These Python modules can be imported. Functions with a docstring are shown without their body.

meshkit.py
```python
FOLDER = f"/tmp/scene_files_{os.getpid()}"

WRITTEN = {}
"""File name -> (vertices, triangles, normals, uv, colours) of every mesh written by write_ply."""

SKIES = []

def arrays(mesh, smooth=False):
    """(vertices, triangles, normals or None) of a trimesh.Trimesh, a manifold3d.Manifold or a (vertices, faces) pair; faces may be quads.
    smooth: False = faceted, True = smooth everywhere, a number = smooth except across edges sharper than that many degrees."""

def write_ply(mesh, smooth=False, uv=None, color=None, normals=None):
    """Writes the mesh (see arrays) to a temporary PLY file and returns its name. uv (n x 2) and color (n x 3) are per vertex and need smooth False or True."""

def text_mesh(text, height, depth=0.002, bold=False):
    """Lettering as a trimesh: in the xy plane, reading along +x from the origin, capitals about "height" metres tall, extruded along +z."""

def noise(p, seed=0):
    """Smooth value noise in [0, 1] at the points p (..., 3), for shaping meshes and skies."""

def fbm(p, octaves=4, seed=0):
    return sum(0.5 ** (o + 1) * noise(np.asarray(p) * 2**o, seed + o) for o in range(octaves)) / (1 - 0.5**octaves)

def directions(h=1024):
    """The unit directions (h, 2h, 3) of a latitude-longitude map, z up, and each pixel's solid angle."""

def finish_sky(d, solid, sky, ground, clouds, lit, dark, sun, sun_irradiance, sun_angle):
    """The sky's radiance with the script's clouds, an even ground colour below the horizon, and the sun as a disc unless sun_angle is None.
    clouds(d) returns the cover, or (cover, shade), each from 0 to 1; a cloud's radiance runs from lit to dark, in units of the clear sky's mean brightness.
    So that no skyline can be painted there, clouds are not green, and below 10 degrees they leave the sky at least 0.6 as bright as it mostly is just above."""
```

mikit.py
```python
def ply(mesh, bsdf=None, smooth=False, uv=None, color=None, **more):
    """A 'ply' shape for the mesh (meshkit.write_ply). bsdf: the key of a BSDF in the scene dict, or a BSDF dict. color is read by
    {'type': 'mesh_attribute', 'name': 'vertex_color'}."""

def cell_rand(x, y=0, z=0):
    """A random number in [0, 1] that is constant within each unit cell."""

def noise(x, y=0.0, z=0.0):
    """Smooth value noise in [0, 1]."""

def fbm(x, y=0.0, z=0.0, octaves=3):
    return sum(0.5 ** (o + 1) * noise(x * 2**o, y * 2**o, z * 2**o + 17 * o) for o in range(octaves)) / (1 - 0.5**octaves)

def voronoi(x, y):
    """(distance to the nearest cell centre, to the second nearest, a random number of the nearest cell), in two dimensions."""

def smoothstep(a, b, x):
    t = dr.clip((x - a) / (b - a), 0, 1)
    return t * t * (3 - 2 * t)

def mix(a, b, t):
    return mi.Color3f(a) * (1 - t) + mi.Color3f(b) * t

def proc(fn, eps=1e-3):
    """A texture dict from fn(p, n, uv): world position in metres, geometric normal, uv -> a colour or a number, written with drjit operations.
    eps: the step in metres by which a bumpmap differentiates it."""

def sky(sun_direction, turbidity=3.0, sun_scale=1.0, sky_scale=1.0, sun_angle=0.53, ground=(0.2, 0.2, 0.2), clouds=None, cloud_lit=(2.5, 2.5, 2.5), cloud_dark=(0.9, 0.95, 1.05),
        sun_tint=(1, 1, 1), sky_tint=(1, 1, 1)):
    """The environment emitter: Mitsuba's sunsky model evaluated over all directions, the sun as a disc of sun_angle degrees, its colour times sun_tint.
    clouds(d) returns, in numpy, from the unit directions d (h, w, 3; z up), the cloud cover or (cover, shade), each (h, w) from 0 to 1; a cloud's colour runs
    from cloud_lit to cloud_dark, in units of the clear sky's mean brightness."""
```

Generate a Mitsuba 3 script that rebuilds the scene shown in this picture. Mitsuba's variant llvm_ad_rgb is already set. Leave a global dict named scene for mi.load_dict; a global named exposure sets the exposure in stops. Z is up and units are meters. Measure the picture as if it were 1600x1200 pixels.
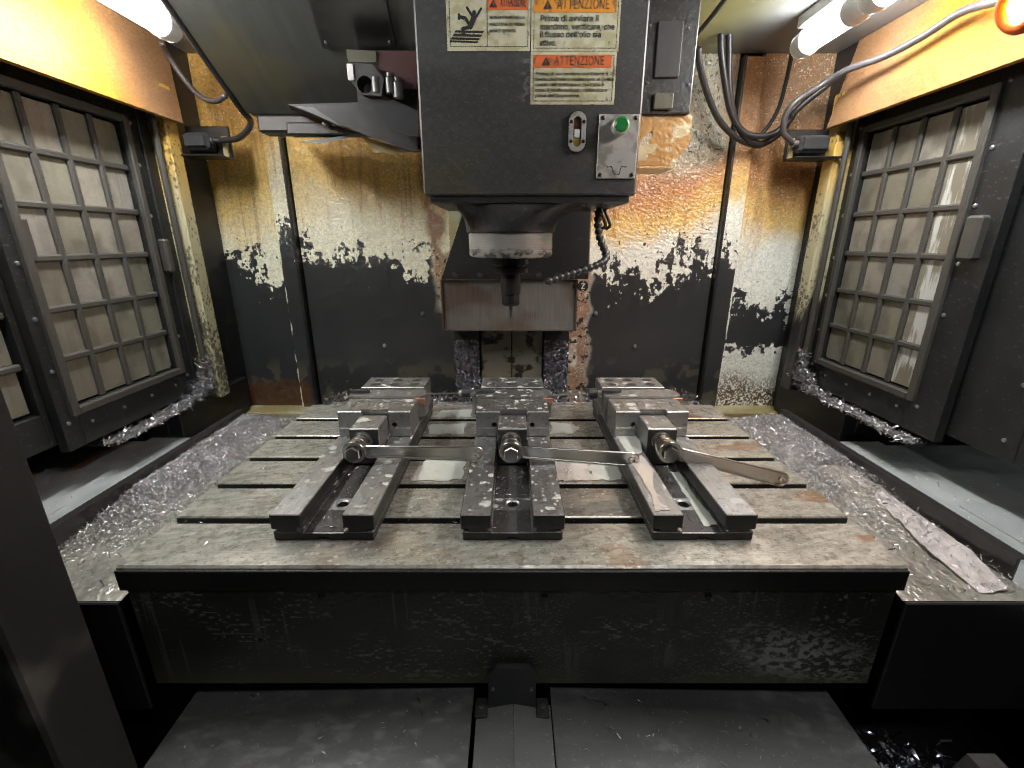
import math, numpy as np, trimesh, mitsuba as mi, drjit as dr, mikit, meshkit
from mikit import proc, noise, fbm, voronoi, cell_rand, smoothstep, mix
from shapely.geometry import Polygon, Point, box as sbox
import manifold3d as m3
T = mi.ScalarTransform4f
RNG = np.random.default_rng(7)
scene, labels = {}, {}

# ------------------------------------------------------------------ camera, light level
EYE, PITCH, F = np.array([0.0, 0.0, 0.508]), math.radians(17.6), 703.0
CP, SP = math.cos(PITCH), math.sin(PITCH)
exposure = 0.55
scene['camera'] = {'type': 'perspective', 'fov': 2 * math.degrees(math.atan(800 / F)), 'fov_axis': 'x', 'near_clip': 0.02, 'far_clip': 60.0,
                   'to_world': T().look_at(EYE.tolist(), (EYE + [0, CP, -SP]).tolist(), [0, 0, 1])}
TUBE = (54.0, 55.5, 55.0)        # radiance of the machine lamp tubes
SHOP = (16.0, 16.4, 16.2)
SIGNAL = (330.0, 95.0, 11.0)     # orange signal lamp at the right           # radiance of the workshop fitting behind the open door

# ------------------------------------------------------------------ helpers
def at(u, v, y=None, x=None, z=None):
    """The point on the plane y=, x= or z= that the survey of the photograph (1600 x 1200) puts at u, v."""
    a, b = (u - 800) / F, (v - 600) / F
    d = np.array([a, CP - SP * b, -SP - CP * b])
    t = y / d[1] if y is not None else (x - EYE[0]) / d[0] if x is not None else (z - EYE[2]) / d[2]
    return EYE + d * t

def numbered(k):
    taken = lambda q: q in scene or q in labels or any(s.startswith(q + '__') for s in scene)
    if not taken(k): return k
    i = 1
    while taken(f'{k}_{i:03d}'): i += 1
    return f'{k}_{i:03d}'

def thing(name, label, cat, group=None):
    k = numbered(name)
    labels[k] = {'label': label, 'category': cat}
    if group: labels[k]['group'] = group
    return k

def obj(name, mesh, mat, parent=None, smooth=35, label=None, tw=None):
    k = numbered(f'{parent}__{name}' if parent else name)
    scene[k] = mikit.ply(mesh, mat, smooth=smooth)
    if tw is not None: scene[k]['to_world'] = tw
    if label: labels[k] = {'label': label}
    return k

def single(name, mesh, mat, label, cat, group=None, smooth=35):
    k = thing(name, label, cat, group)
    scene[k] = mikit.ply(mesh, mat, smooth=smooth)
    return k

def struct(name, mesh, mat, smooth=False):
    k = numbered(name); scene[k] = mikit.ply(mesh, mat, smooth=smooth); labels[k] = {'kind': 'structure'}
    return k

cat_ = trimesh.util.concatenate
def bx(x0, x1, y0, y1, z0, z1, c=0.0015):
    x0, x1 = min(x0, x1), max(x0, x1); y0, y1 = min(y0, y1), max(y0, y1); z0, z1 = min(z0, z1), max(z0, z1)
    c = min(c, (x1 - x0) / 3, (y1 - y0) / 3, (z1 - z0) / 3)
    P = []
    for a in (x0, x1):
        for b in (y0, y1):
            for d in (z0, z1):
                sa, sb, sd = (c if a == x0 else -c), (c if b == y0 else -c), (c if d == z0 else -c)
                P += [(a, b + sb, d + sd), (a + sa, b, d + sd), (a + sa, b + sb, d)]
    return trimesh.convex.convex_hull(np.array(P))

def hull(pts): return trimesh.convex.convex_hull(np.asarray(pts, float))

def to_m(t): return m3.Manifold(m3.Mesh(np.asarray(t.vertices, np.float32), np.asarray(t.faces, np.uint32)))
def from_m(m):
    q = m.to_mesh(); return trimesh.Trimesh(q.vert_properties[:, :3], q.tri_verts, process=True)
def union(*ms):
    o = to_m(ms[0])
    for q in ms[1:]: o = o + to_m(q)
    return from_m(o)
def cut(a, *bs):
    o = to_m(a)
    for q in bs: o = o - to_m(q)
    return from_m(o)

def cyl(p0, p1, r, n=24, r2=None, c=0.0):
    """cylinder or cone between two points with chamfered rims"""
    p0, p1 = np.asarray(p0, float), np.asarray(p1, float); L = np.linalg.norm(p1 - p0); r2 = r if r2 is None else r2
    prof = [(0, 0), (r - c, 0), (r, c), (r2, L - c), (r2 - c, L), (0, L)] if c else [(0, 0), (r, 0), (r2, L), (0, L)]
    m = trimesh.creation.revolve(np.array(prof), sections=n)
    m.apply_transform(trimesh.geometry.align_vectors([0, 0, 1], (p1 - p0) / L)); m.apply_translation(p0)
    return m

def smooth_path(pts, k=8):
    P = np.asarray(pts, float); P = np.vstack([2 * P[0] - P[1], P, 2 * P[-1] - P[-2]]); out = []
    for i in range(1, len(P) - 2):
        for s in np.arange(k) / k:
            a, b, c, d = P[i - 1:i + 3]
            out.append(.5 * (2 * b + (c - a) * s + (2 * a - 5 * b + 4 * c - d) * s * s + (3 * b - a - 3 * c + d) * s ** 3))
    return np.array(out + [P[-2]])

def tube(pts, r, n=10, k=8, curve=True):
    P = smooth_path(pts, k) if curve else np.asarray(pts, float)
    R = np.broadcast_to(r, len(P)) if np.ndim(r) == 0 else np.interp(np.linspace(0, 1, len(P)), np.linspace(0, 1, len(r)), r)
    t = np.gradient(P, axis=0); t /= np.linalg.norm(t, axis=1, keepdims=True)
    u = np.cross(t[0], [0.3, 0.2, 0.93]); u /= np.linalg.norm(u); V = []
    ang = np.arange(n) * 2 * np.pi / n
    for i in range(len(P)):
        u = u - t[i] * (u @ t[i]); u /= np.linalg.norm(u); w = np.cross(t[i], u)
        V.append(P[i] + R[i] * (np.cos(ang)[:, None] * u + np.sin(ang)[:, None] * w))
    V = np.vstack(V + [P[:1], P[-1:]]); Fc = []; m = len(P)
    for i in range(m - 1):
        for j in range(n):
            a, b = i * n + j, i * n + (j + 1) % n
            Fc += [(a, b, b + n), (a, b + n, a + n)]
    for j in range(n):
        Fc += [(m * n, (j + 1) % n, j), (m * n + 1, (m - 1) * n + j, (m - 1) * n + (j + 1) % n)]
    return trimesh.Trimesh(V, Fc, process=False)

def prism(poly, d0, d1, axis='y'):
    """poly in (x,z) extruded along y; in (y,z) along x; in (x,y) along z"""
    m = trimesh.creation.extrude_polygon(poly if isinstance(poly, Polygon) else Polygon(poly), d1 - d0, engine='earcut')
    v = m.vertices.copy(); h = v[:, 2] + d0
    m.vertices = {'y': np.c_[v[:, 0], h, v[:, 1]], 'x': np.c_[h, v[:, 0], v[:, 1]], 'z': np.c_[v[:, 0], v[:, 1], h]}[axis]
    m.process(); m.fix_normals()
    return m

def sheet(pts, th):
    """a plate on four (or more) coplanar corner points, th thick"""
    P = np.asarray(pts, float); n = np.cross(P[1] - P[0], P[2] - P[0]); n /= np.linalg.norm(n)
    return hull(np.vstack([P, P - n * th]))

def bolt(p, d, r=0.006, h=0.004):
    p, d = np.asarray(p, float), np.asarray(d, float)
    return trimesh.creation.revolve(np.array([(0, h), (r * .6, h * .95), (r * .93, h * .6), (r, 0.0), (r, -0.004)])[::-1], sections=12).apply_transform(
        trimesh.geometry.align_vectors([0, 0, 1], d)).apply_translation(p)

# ------------------------------------------------------------------ materials
def pr(key, color, rough=0.5, metallic=0.0, bump=None, bscale=0.001, **k):
    b = {'type': 'principled', 'base_color': color if isinstance(color, dict) else {'type': 'rgb', 'value': list(color)},
         'roughness': rough, 'metallic': metallic, **k}
    if bump: b = {'type': 'bumpmap', 'arbitrary': bump, 'scale': bscale, 'bsdf': b}
    scene[key] = {'type': 'twosided', 'bsdf': b}
    return key

C3 = mi.Color3f
def wall_fn(p, n, uv):
    x, z = p.x, p.z
    big = fbm(x * 5 + 3, z * 5, 1.0); mid = fbm(x * 16, z * 16, 4.0); fine = fbm(x * 60, z * 60, 2.0, octaves=3)
    streak = fbm(x * 55, z * 7, 9.0, octaves=3)
    zb = mi.Float(0.385) + smoothstep(-0.86, -0.80, x) * 0.055 - smoothstep(0.25, 0.32, x) * 0.04 + smoothstep(0.52, 0.6, x) * 0.03 - smoothstep(0.838, 0.842, x) * 0.15
    zb = zb + .13 * smoothstep(-.866, -.864, x) * smoothstep(-.80, -.802, x) + .05 * smoothstep(.77, .772, x) * smoothstep(.840, .838, x)
    edge = (mid - 0.5) * 0.22 + (fine - 0.5) * 0.15 + (fbm(x * 190, z * 190, 6.0) - .5) * .05 + (streak - 0.5) * 0.15 + (big - .5) * 0.10
    low = z - zb - edge                                                  # below 0: the paint has come off
    fl = fbm(x * 110, z * 80, 21.0, octaves=3)
    low = low - .07 * smoothstep(.62, .72, fl) * smoothstep(.12, .0, dr.abs(low)) + .05 * smoothstep(.38, .28, fl) * smoothstep(.08, .0, dr.abs(low)) + (fbm(x * 9, 3.0, 5.0) - .5) * .12
    bare = smoothstep(0.005, -0.005, low)
    # right hand panel: paint has survived again lower down
    keep = smoothstep(0.838, 0.842, x) * smoothstep(0.105, 0.085, z - (fine - .5) * .12 - (mid - .5) * .06)
    bare = bare * (1 - keep)
    # column flanks: paint with rust runs
    flank = smoothstep(0.06, 0.03, dr.abs(x - 0.255 - (mid - .5) * .05)) * smoothstep(.75, .6, z) + smoothstep(0.05, 0.02, dr.abs(x + 0.27 - (.45 - z) * .1 - (mid - .5) * .04)) * smoothstep(0.22, 0.30, z)
    bare = bare * (1 - dr.clip(flank, 0, 1) * smoothstep(.30, .42, fine))
    rim = smoothstep(.006, .003, dr.abs(x + .862 + (fine - .5) * .006)) + smoothstep(.007, .004, dr.abs(x - .842 + (fine - .5) * .006))
    bare = bare * (1 - dr.clip(rim, 0, 1) * smoothstep(.46, .54, mid))
    h = z - zb + (big - 0.5) * 0.22 + (mid - .5) * .06 - smoothstep(.838, .842, x) * .11 + .10 * smoothstep(.30, .22, x) * smoothstep(-.40, -.26, x) * smoothstep(.6, .9, z + .1)
    right = smoothstep(0.1, 0.3, x)
    cream = mix(C3(.82, .79, .60), C3(.82, .83, .74), right)
    yellow = mix(C3(.76, .50, .12), C3(.74, .49, .14), right)
    deep = smoothstep(.70, .95, z + (big - .5) * .2) * right
    brown = mix(C3(.70, .34, .045), C3(.52, .23, .065), right)
    arc = z - .60 - .15 * smoothstep(.22, .60, x) + (big - .5) * .10
    col = mix(cream, yellow, smoothstep(0.06, 0.22 + .10 * (1 - right), h))
    col = mix(col, brown, smoothstep(0.19 + .13 * (1 - right), 0.33 + .17 * (1 - right), h) * (0.75 + 0.25 * right))
    col = mix(col, C3(.36, .16, .09), right * smoothstep(.055, .0, dr.abs(arc)) * smoothstep(.85, .5, x) * .65)
    col = mix(col, C3(.26, .17, .10), deep * .75)
    run = smoothstep(.60, .72, fbm(x * 60, z * 3.5, 15.0)) * smoothstep(.02, .2, h)
    col = mix(col, C3(.40, .19, .045), run * .45)
    # pale band below the ceiling on the right, speckled black
    top = right * smoothstep(0.72, 0.84, z + (big - .5) * .1) * smoothstep(.79, .70, x + (mid - .5) * .1)
    col = mix(col, C3(.38, .37, .28), top)
    speck = smoothstep(0.66, 0.72, fbm(x * 190, z * 130, 3.0, octaves=2)) * top
    col = mix(col, C3(.05, .05, .04), speck * .8)
    col = mix(col, C3(.25, .10, .035), dr.clip(flank, 0, 1) * smoothstep(.25, .5, mid) * .85)
    grain = noise(x * 290, z * 290) * .6 + noise(x * 150, z * 150, 5.0) * .4
    col = col * (0.66 + .68 * grain)
    col = mix(col, C3(.92, .90, .80), smoothstep(.80, .88, noise(x * 240, z * 240, 11.0)) * .55 * smoothstep(.2, .6, big + .1))  # pale specks painted in as glints of the oily film
    black = C3(.026, .027, .028) * (0.8 + 0.4 * big + .25 * noise(x * 500, z * 500))
    # rust and left-over paint low down
    rl = smoothstep(-0.80, -0.84, x) * smoothstep(-0.02, -0.05, z + (fine - .5) * .06)
    rust = mix(C3(.10, .045, .018), C3(.045, .022, .012), fine)
    black = mix(black, rust, rl)
    patch = smoothstep(.56, .66, fbm(x * 20, z * 20, 8.0)) * smoothstep(0.08, -0.0, z) * .35
    black = mix(black, C3(.14, .13, .075), patch * (1 - rl))
    out = mix(col, black, bare)
    rk = keep * smoothstep(.04, -.09, z + (mid - .5) * .1)
    return mix(out, C3(.10, .055, .02), rk * smoothstep(.42, .5, noise(x * 230, z * 230)))
def wall_rough(p, n, uv): return 0.20 + 0.22 * noise(p.x * 90, p.z * 90)
def wall_bump(p, n, uv):
    m = smoothstep(.36, .50, p.z) + smoothstep(.838, .842, p.x) * smoothstep(.12, .06, p.z) + smoothstep(-.80, -.84, p.x) * smoothstep(-.03, -.06, p.z)
    return fbm(p.x * 150, p.z * 150, p.y * 150, octaves=3) * (.06 + .94 * dr.clip(m, 0, 1))
pr('mat_wall', proc(wall_fn), proc(wall_rough), 0.0, proc(wall_bump), 0.007, specular=0.8)

def fascia_fn(p, n, uv):
    big = fbm(p.x * 3, p.y * 4, p.z * 4); fine = noise(p.x * 300, p.y * 240, p.z * 240)
    c = mix(C3(.30, .145, .014), C3(.27, .105, .010), smoothstep(.35, .65, big))
    c = mix(c, C3(.22, .09, .02), smoothstep(.55, .75, fbm(p.x * 9, p.y * 9, p.z * 9)) * .5)
    c = mix(c, C3(.24, .14, .08), smoothstep(1.25, 1.52, p.y + (big - .5) * .2) * .75)
    return c * (.75 + .5 * fine)
def fine_bump(p, n, uv): return fbm(p.x * 120, p.y * 120, p.z * 120, octaves=3)
pr('mat_fascia', proc(fascia_fn), 0.55, 0, proc(fine_bump), 0.0020, specular=0.3)

def post_fn(p, n, uv):
    fine = fbm(p.x * 170, p.y * 170, p.z * 90, octaves=4) * .6 + .4 * fbm(p.x * 30, p.y * 30, p.z * 9); st = fbm(p.x * 40, p.y * 40, p.z * 5)
    c = mix(C3(.42, .38, .24), C3(.56, .34, .07), smoothstep(.55, .8, p.z + (st - .5) * .2))
    off = smoothstep(.55, .66, fine + smoothstep(.50, .0, p.z) * .14) * .8
    off = dr.maximum(off, smoothstep(.32, .27, p.z + (st - .5) * .2) * smoothstep(0.0, .3, p.x))
    return mix(c, C3(.035, .033, .03), off)
pr('mat_post', proc(post_fn), 0.4, 0, proc(fine_bump), 0.001)

def cream_fn(p, n, uv):
    b = fbm(p.x * 8, p.y * 8, p.z * 8)
    return mix(C3(.40, .38, .25), C3(.27, .22, .10), smoothstep(.4, .65, b)) * (.85 + .3 * noise(p.x * 250, p.y * 250, p.z * 250))
pr('mat_cream', proc(cream_fn), 0.4, 0, proc(fine_bump), 0.0008)
def ceil_fn(p, n, uv):
    b = fbm(p.x * 5, p.y * 5, p.z * 5)
    c = mix(C3(.13, .13, .125), C3(.22, .21, .085), smoothstep(.2, .45, p.x) * smoothstep(.75, .55, p.x))
    return c * (.7 + .6 * b)
pr('mat_ceiling', proc(ceil_fn), 0.45)
def grey_fn(p, n, uv):
    b = fbm(p.x * 6, p.y * 6, p.z * 6); s = fbm(p.x * 60, p.y * 8, p.z * 8)
    return mix(C3(.058, .062, .058), C3(.075, .073, .05), smoothstep(.4, .6, b)) * (.8 + .4 * s)
pr('mat_grey', proc(grey_fn), 0.42)

def black_fn(p, n, uv):
    b = fbm(p.x * 7, p.y * 7, p.z * 7); f = fbm(p.x * 150, p.y * 150, p.z * 150)
    return C3(.011, .0113, .0118) * (.6 + .8 * b) + C3(.05, .048, .042) * smoothstep(.70, .78, f) * .5
def black_rough(p, n, uv): return 0.28 + 0.30 * fbm(p.x * 14, p.y * 14, p.z * 14)
pr('mat_black', proc(black_fn), proc(black_rough), 0, proc(fine_bump), 0.0006)
def head_fn(p, n, uv):
    b = fbm(p.x * 5, p.y * 5, p.z * 5); f = fbm(p.x * 90, p.y * 90, p.z * 90)
    c = C3(.033, .034, .035) * (.75 + .5 * b)
    c = mix(c, C3(.04, .038, .018), smoothstep(.75, .62, p.z) * smoothstep(.45, .6, b) * .7)
    run = smoothstep(.015, 0.0, dr.abs(p.x - .035 + (f - .5) * .03)) * smoothstep(.78, .80, p.z) * smoothstep(.90, .86, p.z) * smoothstep(.45, .6, f)
    return mix(c, C3(.12, .12, .125), run * .8) + C3(.016, .016, .016) * smoothstep(.66, .74, fbm(p.x * 240, p.y * 240, p.z * 240)) + C3(.006, .006, .006) * smoothstep(.4, .7, f)
pr('mat_head', proc(head_fn), 0.5, 0, proc(fine_bump), 0.0004)

def skirt_fn(p, n, uv):
    f = fbm(p.x * 130 + 3, p.y * 130, p.z * 190, octaves=3) * .7 + .3 * fbm(p.x * 22, p.y * 22, p.z * 34); b = fbm(p.x * 5, p.z * 9, 2.0)
    c = C3(.030, .030, .027) * (.5 + b)
    m = smoothstep(.55, .65, f) * smoothstep(.42, .64, fbm(p.x * 9 + 2, p.z * 14, 5.0) + .02)
    fine = smoothstep(.60, .70, fbm(p.x * 210, p.y * 210, p.z * 260, octaves=3)) * smoothstep(-.35, .25, p.x) * smoothstep(.36, .56, b)
    m = dr.clip(m + fine * .8, 0, 1)
    drip = smoothstep(.62, .72, fbm(p.x * 95, p.z * 5, 8.0)) * smoothstep(.45, .7, fbm(p.x * 12, p.z * 10, 1.0))
    c = mix(c, C3(.11, .108, .095), drip * .5)
    px, pz = p.x - .52, p.z + .20
    blob = smoothstep(.17, .05, dr.sqrt(px * px + (pz + px * .25) * (pz + px * .25) * 4.5) + (f - .5) * .2)
    c = mix(c, C3(.16, .16, .14), m * .8)
    c = mix(c, C3(.30, .30, .27), blob * smoothstep(.40, .60, fbm(p.x * 100, p.z * 130, 4.0, octaves=4)) * .9)
    return mix(c, C3(.075, .07, .03), smoothstep(-.20, -.25, p.z + (b - .5) * .06) * smoothstep(.45, .6, b) * .7)
pr('mat_skirt', proc(skirt_fn), proc(lambda p, n, uv: 0.22 + 0.35 * fbm(p.x * 20, p.y * 20, p.z * 20)), 0, proc(fine_bump), 0.002)
def cover_fn(p, n, uv):
    b = fbm(p.x * 4, p.y * 6, p.z * 4); f = fbm(p.x * 30, p.y * 60, 1.0, octaves=5)
    return C3(.15, .152, .148) * (.55 + .8 * b) + C3(.11, .11, .105) * smoothstep(.40, .85, f) * smoothstep(.35, .65, b) + C3(.16, .16, .16) * smoothstep(.76, .80, fbm(p.x * 210, p.y * 290, 5.0)) * .5
pr('mat_cover', proc(cover_fn), proc(lambda p, n, uv: 0.30 + 0.3 * fbm(p.x * 9, p.y * 9, 0.0)), 0.35)
def jamb_fn(p, n, uv):
    b = fbm(p.x * 9, p.y * 9, p.z * 7); f = fbm(p.x * 60, p.y * 60, p.z * 60)
    return C3(.014, .014, .0135) * (.5 + b) + C3(.05, .048, .042) * smoothstep(.50, .68, b) * (.4 + f)
pr('mat_jamb', proc(jamb_fn), 0.6, 0, proc(lambda p, n, uv: fbm(p.x * 260, p.y * 260, p.z * 260)), 0.0008, specular=0.3)

# wet worn steel: milky drops on it
def drops(x, y, cell, fill, seed):
    wx, wy = x + (noise(x * 90, y * 90, seed) - .5) * .35 * cell, y + (noise(x * 90, y * 90, seed + 5.0) - .5) * .35 * cell
    d, s, r = voronoi(wx / cell + seed, wy / cell)
    return smoothstep(0.02, -0.02, d - dr.clip(r - (1 - fill), 0, 1) / fill * 0.42)
def up(n): return smoothstep(.6, .9, n.z)
def vise_fn(p, n, uv):
    b = fbm(p.x * 14, p.y * 14, p.z * 14); br = noise(p.x * 600, p.y * 40, p.z * 600)
    c = mix(C3(.33, .33, .327), C3(.47, .468, .46), b) * (.88 + .24 * br)
    c = c * (1 - .28 * smoothstep(.58, .74, fbm(p.x * 120, p.y * 120, p.z * 120)))
    m = dr.maximum(drops(p.x, p.y, .027, .32, 1.0), drops(p.x, p.y, .0085, .27, 4.0)) * up(n)
    return mix(c, C3(.50, .50, .48), m * .5)
def vise_rough(p, n, uv): return .34 + .18 * fbm(p.x * 30, p.y * 30, p.z * 30)
def vise_metal(p, n, uv): return .97 - .8 * dr.maximum(drops(p.x, p.y, .027, .32, 1.0), drops(p.x, p.y, .0085, .27, 4.0)) * up(n)
pr('mat_vise', proc(vise_fn), proc(vise_rough), proc(vise_metal), proc(fine_bump), 0.0002)
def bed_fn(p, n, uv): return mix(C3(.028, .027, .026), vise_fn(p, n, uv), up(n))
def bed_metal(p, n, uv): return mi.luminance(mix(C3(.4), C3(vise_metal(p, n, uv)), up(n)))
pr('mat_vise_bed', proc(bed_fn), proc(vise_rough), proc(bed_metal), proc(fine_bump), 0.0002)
def vdark_fn(p, n, uv):
    b = fbm(p.x * 30, p.y * 30, p.z * 30)
    return mix(C3(.045, .044, .042), C3(.10, .098, .095), b)
pr('mat_vise_dark', proc(vdark_fn), proc(vise_rough), 0.6)
def table_fn(p, n, uv):
    b = fbm(p.x * 6, p.y * 9, 0.0); f = fbm(p.x * 70, p.y * 90, 3.0, octaves=4); sc = fbm(p.x * 24 + p.y * 30, p.y * 140 - p.x * 50, 6.0)
    c = mix(C3(.40, .40, .355), C3(.46, .45, .39), b)
    rgt = smoothstep(.1, .5, p.x)
    c = mix(c, C3(.47, .42, .36), rgt * .5)  # warm lamp light on the right half painted into the table colour
    mid_ = smoothstep(.42, .30, dr.abs(p.x)) 
    c = mix(c, C3(.24, .22, .195), mid_ * smoothstep(.30, .6, b) * .85)
    c = mix(c, C3(.13, .11, .075), smoothstep(.46, .74, f) * .38 + smoothstep(.62, .70, fbm(p.x * 230, p.y * 260, 1.0)) * .35)
    c = mix(c, C3(.30, .12, .04), smoothstep(.62, .72, fbm(p.x * 11, p.y * 16, 8.0)) * .6 * smoothstep(.0, .4, p.x))
    c = c * (.70 + .6 * sc) * (.88 + .24 * noise(p.x * 30 + p.y * 60, p.y * 900, 2.0))
    m = drops(p.x, p.y, .030, .16, 7.0) * .5 + drops(p.x, p.y, .010, .22, 2.0) * .8 * (.15 + .85 * mid_)
    return mix(c, C3(.60, .59, .54), dr.clip(m, 0, 1) * up(n) * .7) * (1 - .0 * n.z)
def table_rough(p, n, uv): return .14 + .30 * fbm(p.x * 10, p.y * 18, p.z * 10) 
pr('mat_table', proc(table_fn), proc(table_rough), 0.55, proc(fine_bump), 0.0003, clearcoat=.9, clearcoat_gloss=.96)
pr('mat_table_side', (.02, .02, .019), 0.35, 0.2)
pr('mat_film', (.40, .41, .37), 0.04, 0.0, proc(lambda p, n, uv: fbm(p.x * 14, p.y * 14, 1.0)), 0.0015, specular=0.7)
pr('mat_film_warm_lit', (.40, .37, .34), 0.04, 0.0, proc(lambda p, n, uv: fbm(p.x * 14, p.y * 14, 1.0)), 0.0015, specular=0.7)  # same coolant film, pinkish lamp light put into its colour

def trough_fn(p, n, uv):
    f = fbm(p.x * 120, p.y * 90, 1.0, octaves=3); b = fbm(p.x * 12, p.y * 8, 4.0)
    return mix(C3(.20, .19, .16), C3(.45, .43, .38), f) * (.6 + .8 * b)
pr('mat_trough', proc(trough_fn), 0.28, 0.4, proc(lambda p, n, uv: fbm(p.x * 110, p.y * 90, p.z * 90, octaves=3)), 0.006)
pr('mat_foam', proc(lambda p, n, uv: C3(.40, .37, .36) * (.6 + .8 * fbm(p.x * 60, p.y * 40, 1.0))), 0.12, 0.0, proc(lambda p, n, uv: fbm(p.x * 70, p.y * 50, 1.0)), 0.0012, specular=0.7)
def chip_fn(p, n, uv):
    r = noise(p.x * 420, p.y * 420, p.z * 420); b = fbm(p.x * 13, p.y * 9, 3.0)
    return mix(C3(.34, .34, .35), C3(.88, .88, .90), smoothstep(.30, .68, r * .75 + b * .25))
pr('mat_chip', proc(chip_fn), 0.30, 1.0)
pr('mat_chip_dark', (.46, .47, .54), 0.24, 1.0)
def plate_fn(p, n, uv):
    b = fbm(p.x * 5, p.y * 5, 1.0); s = smoothstep(.40, .60, fbm(p.x * 9 + 4, p.y * 9, 2.0))
    return mix(C3(.30, .32, .325), C3(.42, .44, .43), s * .6) * (.8 + .4 * b)
pr('mat_plate', proc(plate_fn), proc(lambda p, n, uv: .25 + .22 * fbm(p.x * 9, p.y * 9, 3.0)), 0.15)
pr('mat_tray', (.018, .016, .016), 0.33)

def pane_mat(key, c):
    def fn(p, n, uv):
        b = fbm(p.y * 9, p.z * 6, p.x); st = fbm(p.y * 60, p.z * 4, p.x * 3); f = noise(p.y * 260, p.z * 260)
        col = C3(*c) * (.72 + .5 * b) * (.93 + .14 * f)
        g = fbm(p.y * 22, p.z * 16, p.x, octaves=4)
        col = mix(col, C3(.07, .062, .05), smoothstep(.48, .75, g) * .55)
        return mix(col, C3(.10, .09, .07), smoothstep(.58, .72, st) * .4)
    pr(key, proc(fn), 0.32, 0, proc(fine_bump), .0004, clearcoat=.3, clearcoat_gloss=.9)
pane_mat('mat_pane', (.225, .20, .165)); pane_mat('mat_pane_grey', (.215, .198, .172)); pane_mat('mat_pane_olive', (.165, .153, .118))
def pane_streak(p, n, uv):
    st = fbm(p.y * 75, p.z * 9, p.x * 3, octaves=4); b = fbm(p.y * 20, p.z * 20, 1.0)
    return mix(C3(.17, .15, .115), C3(.42, .415, .39), smoothstep(.50, .62, st * .75 + b * .3)) 
pr('mat_pane_scaled', proc(pane_streak), 0.35)
pr('mat_bar', (.050, .046, .040), 0.45, 0, proc(fine_bump), .0004)

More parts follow.
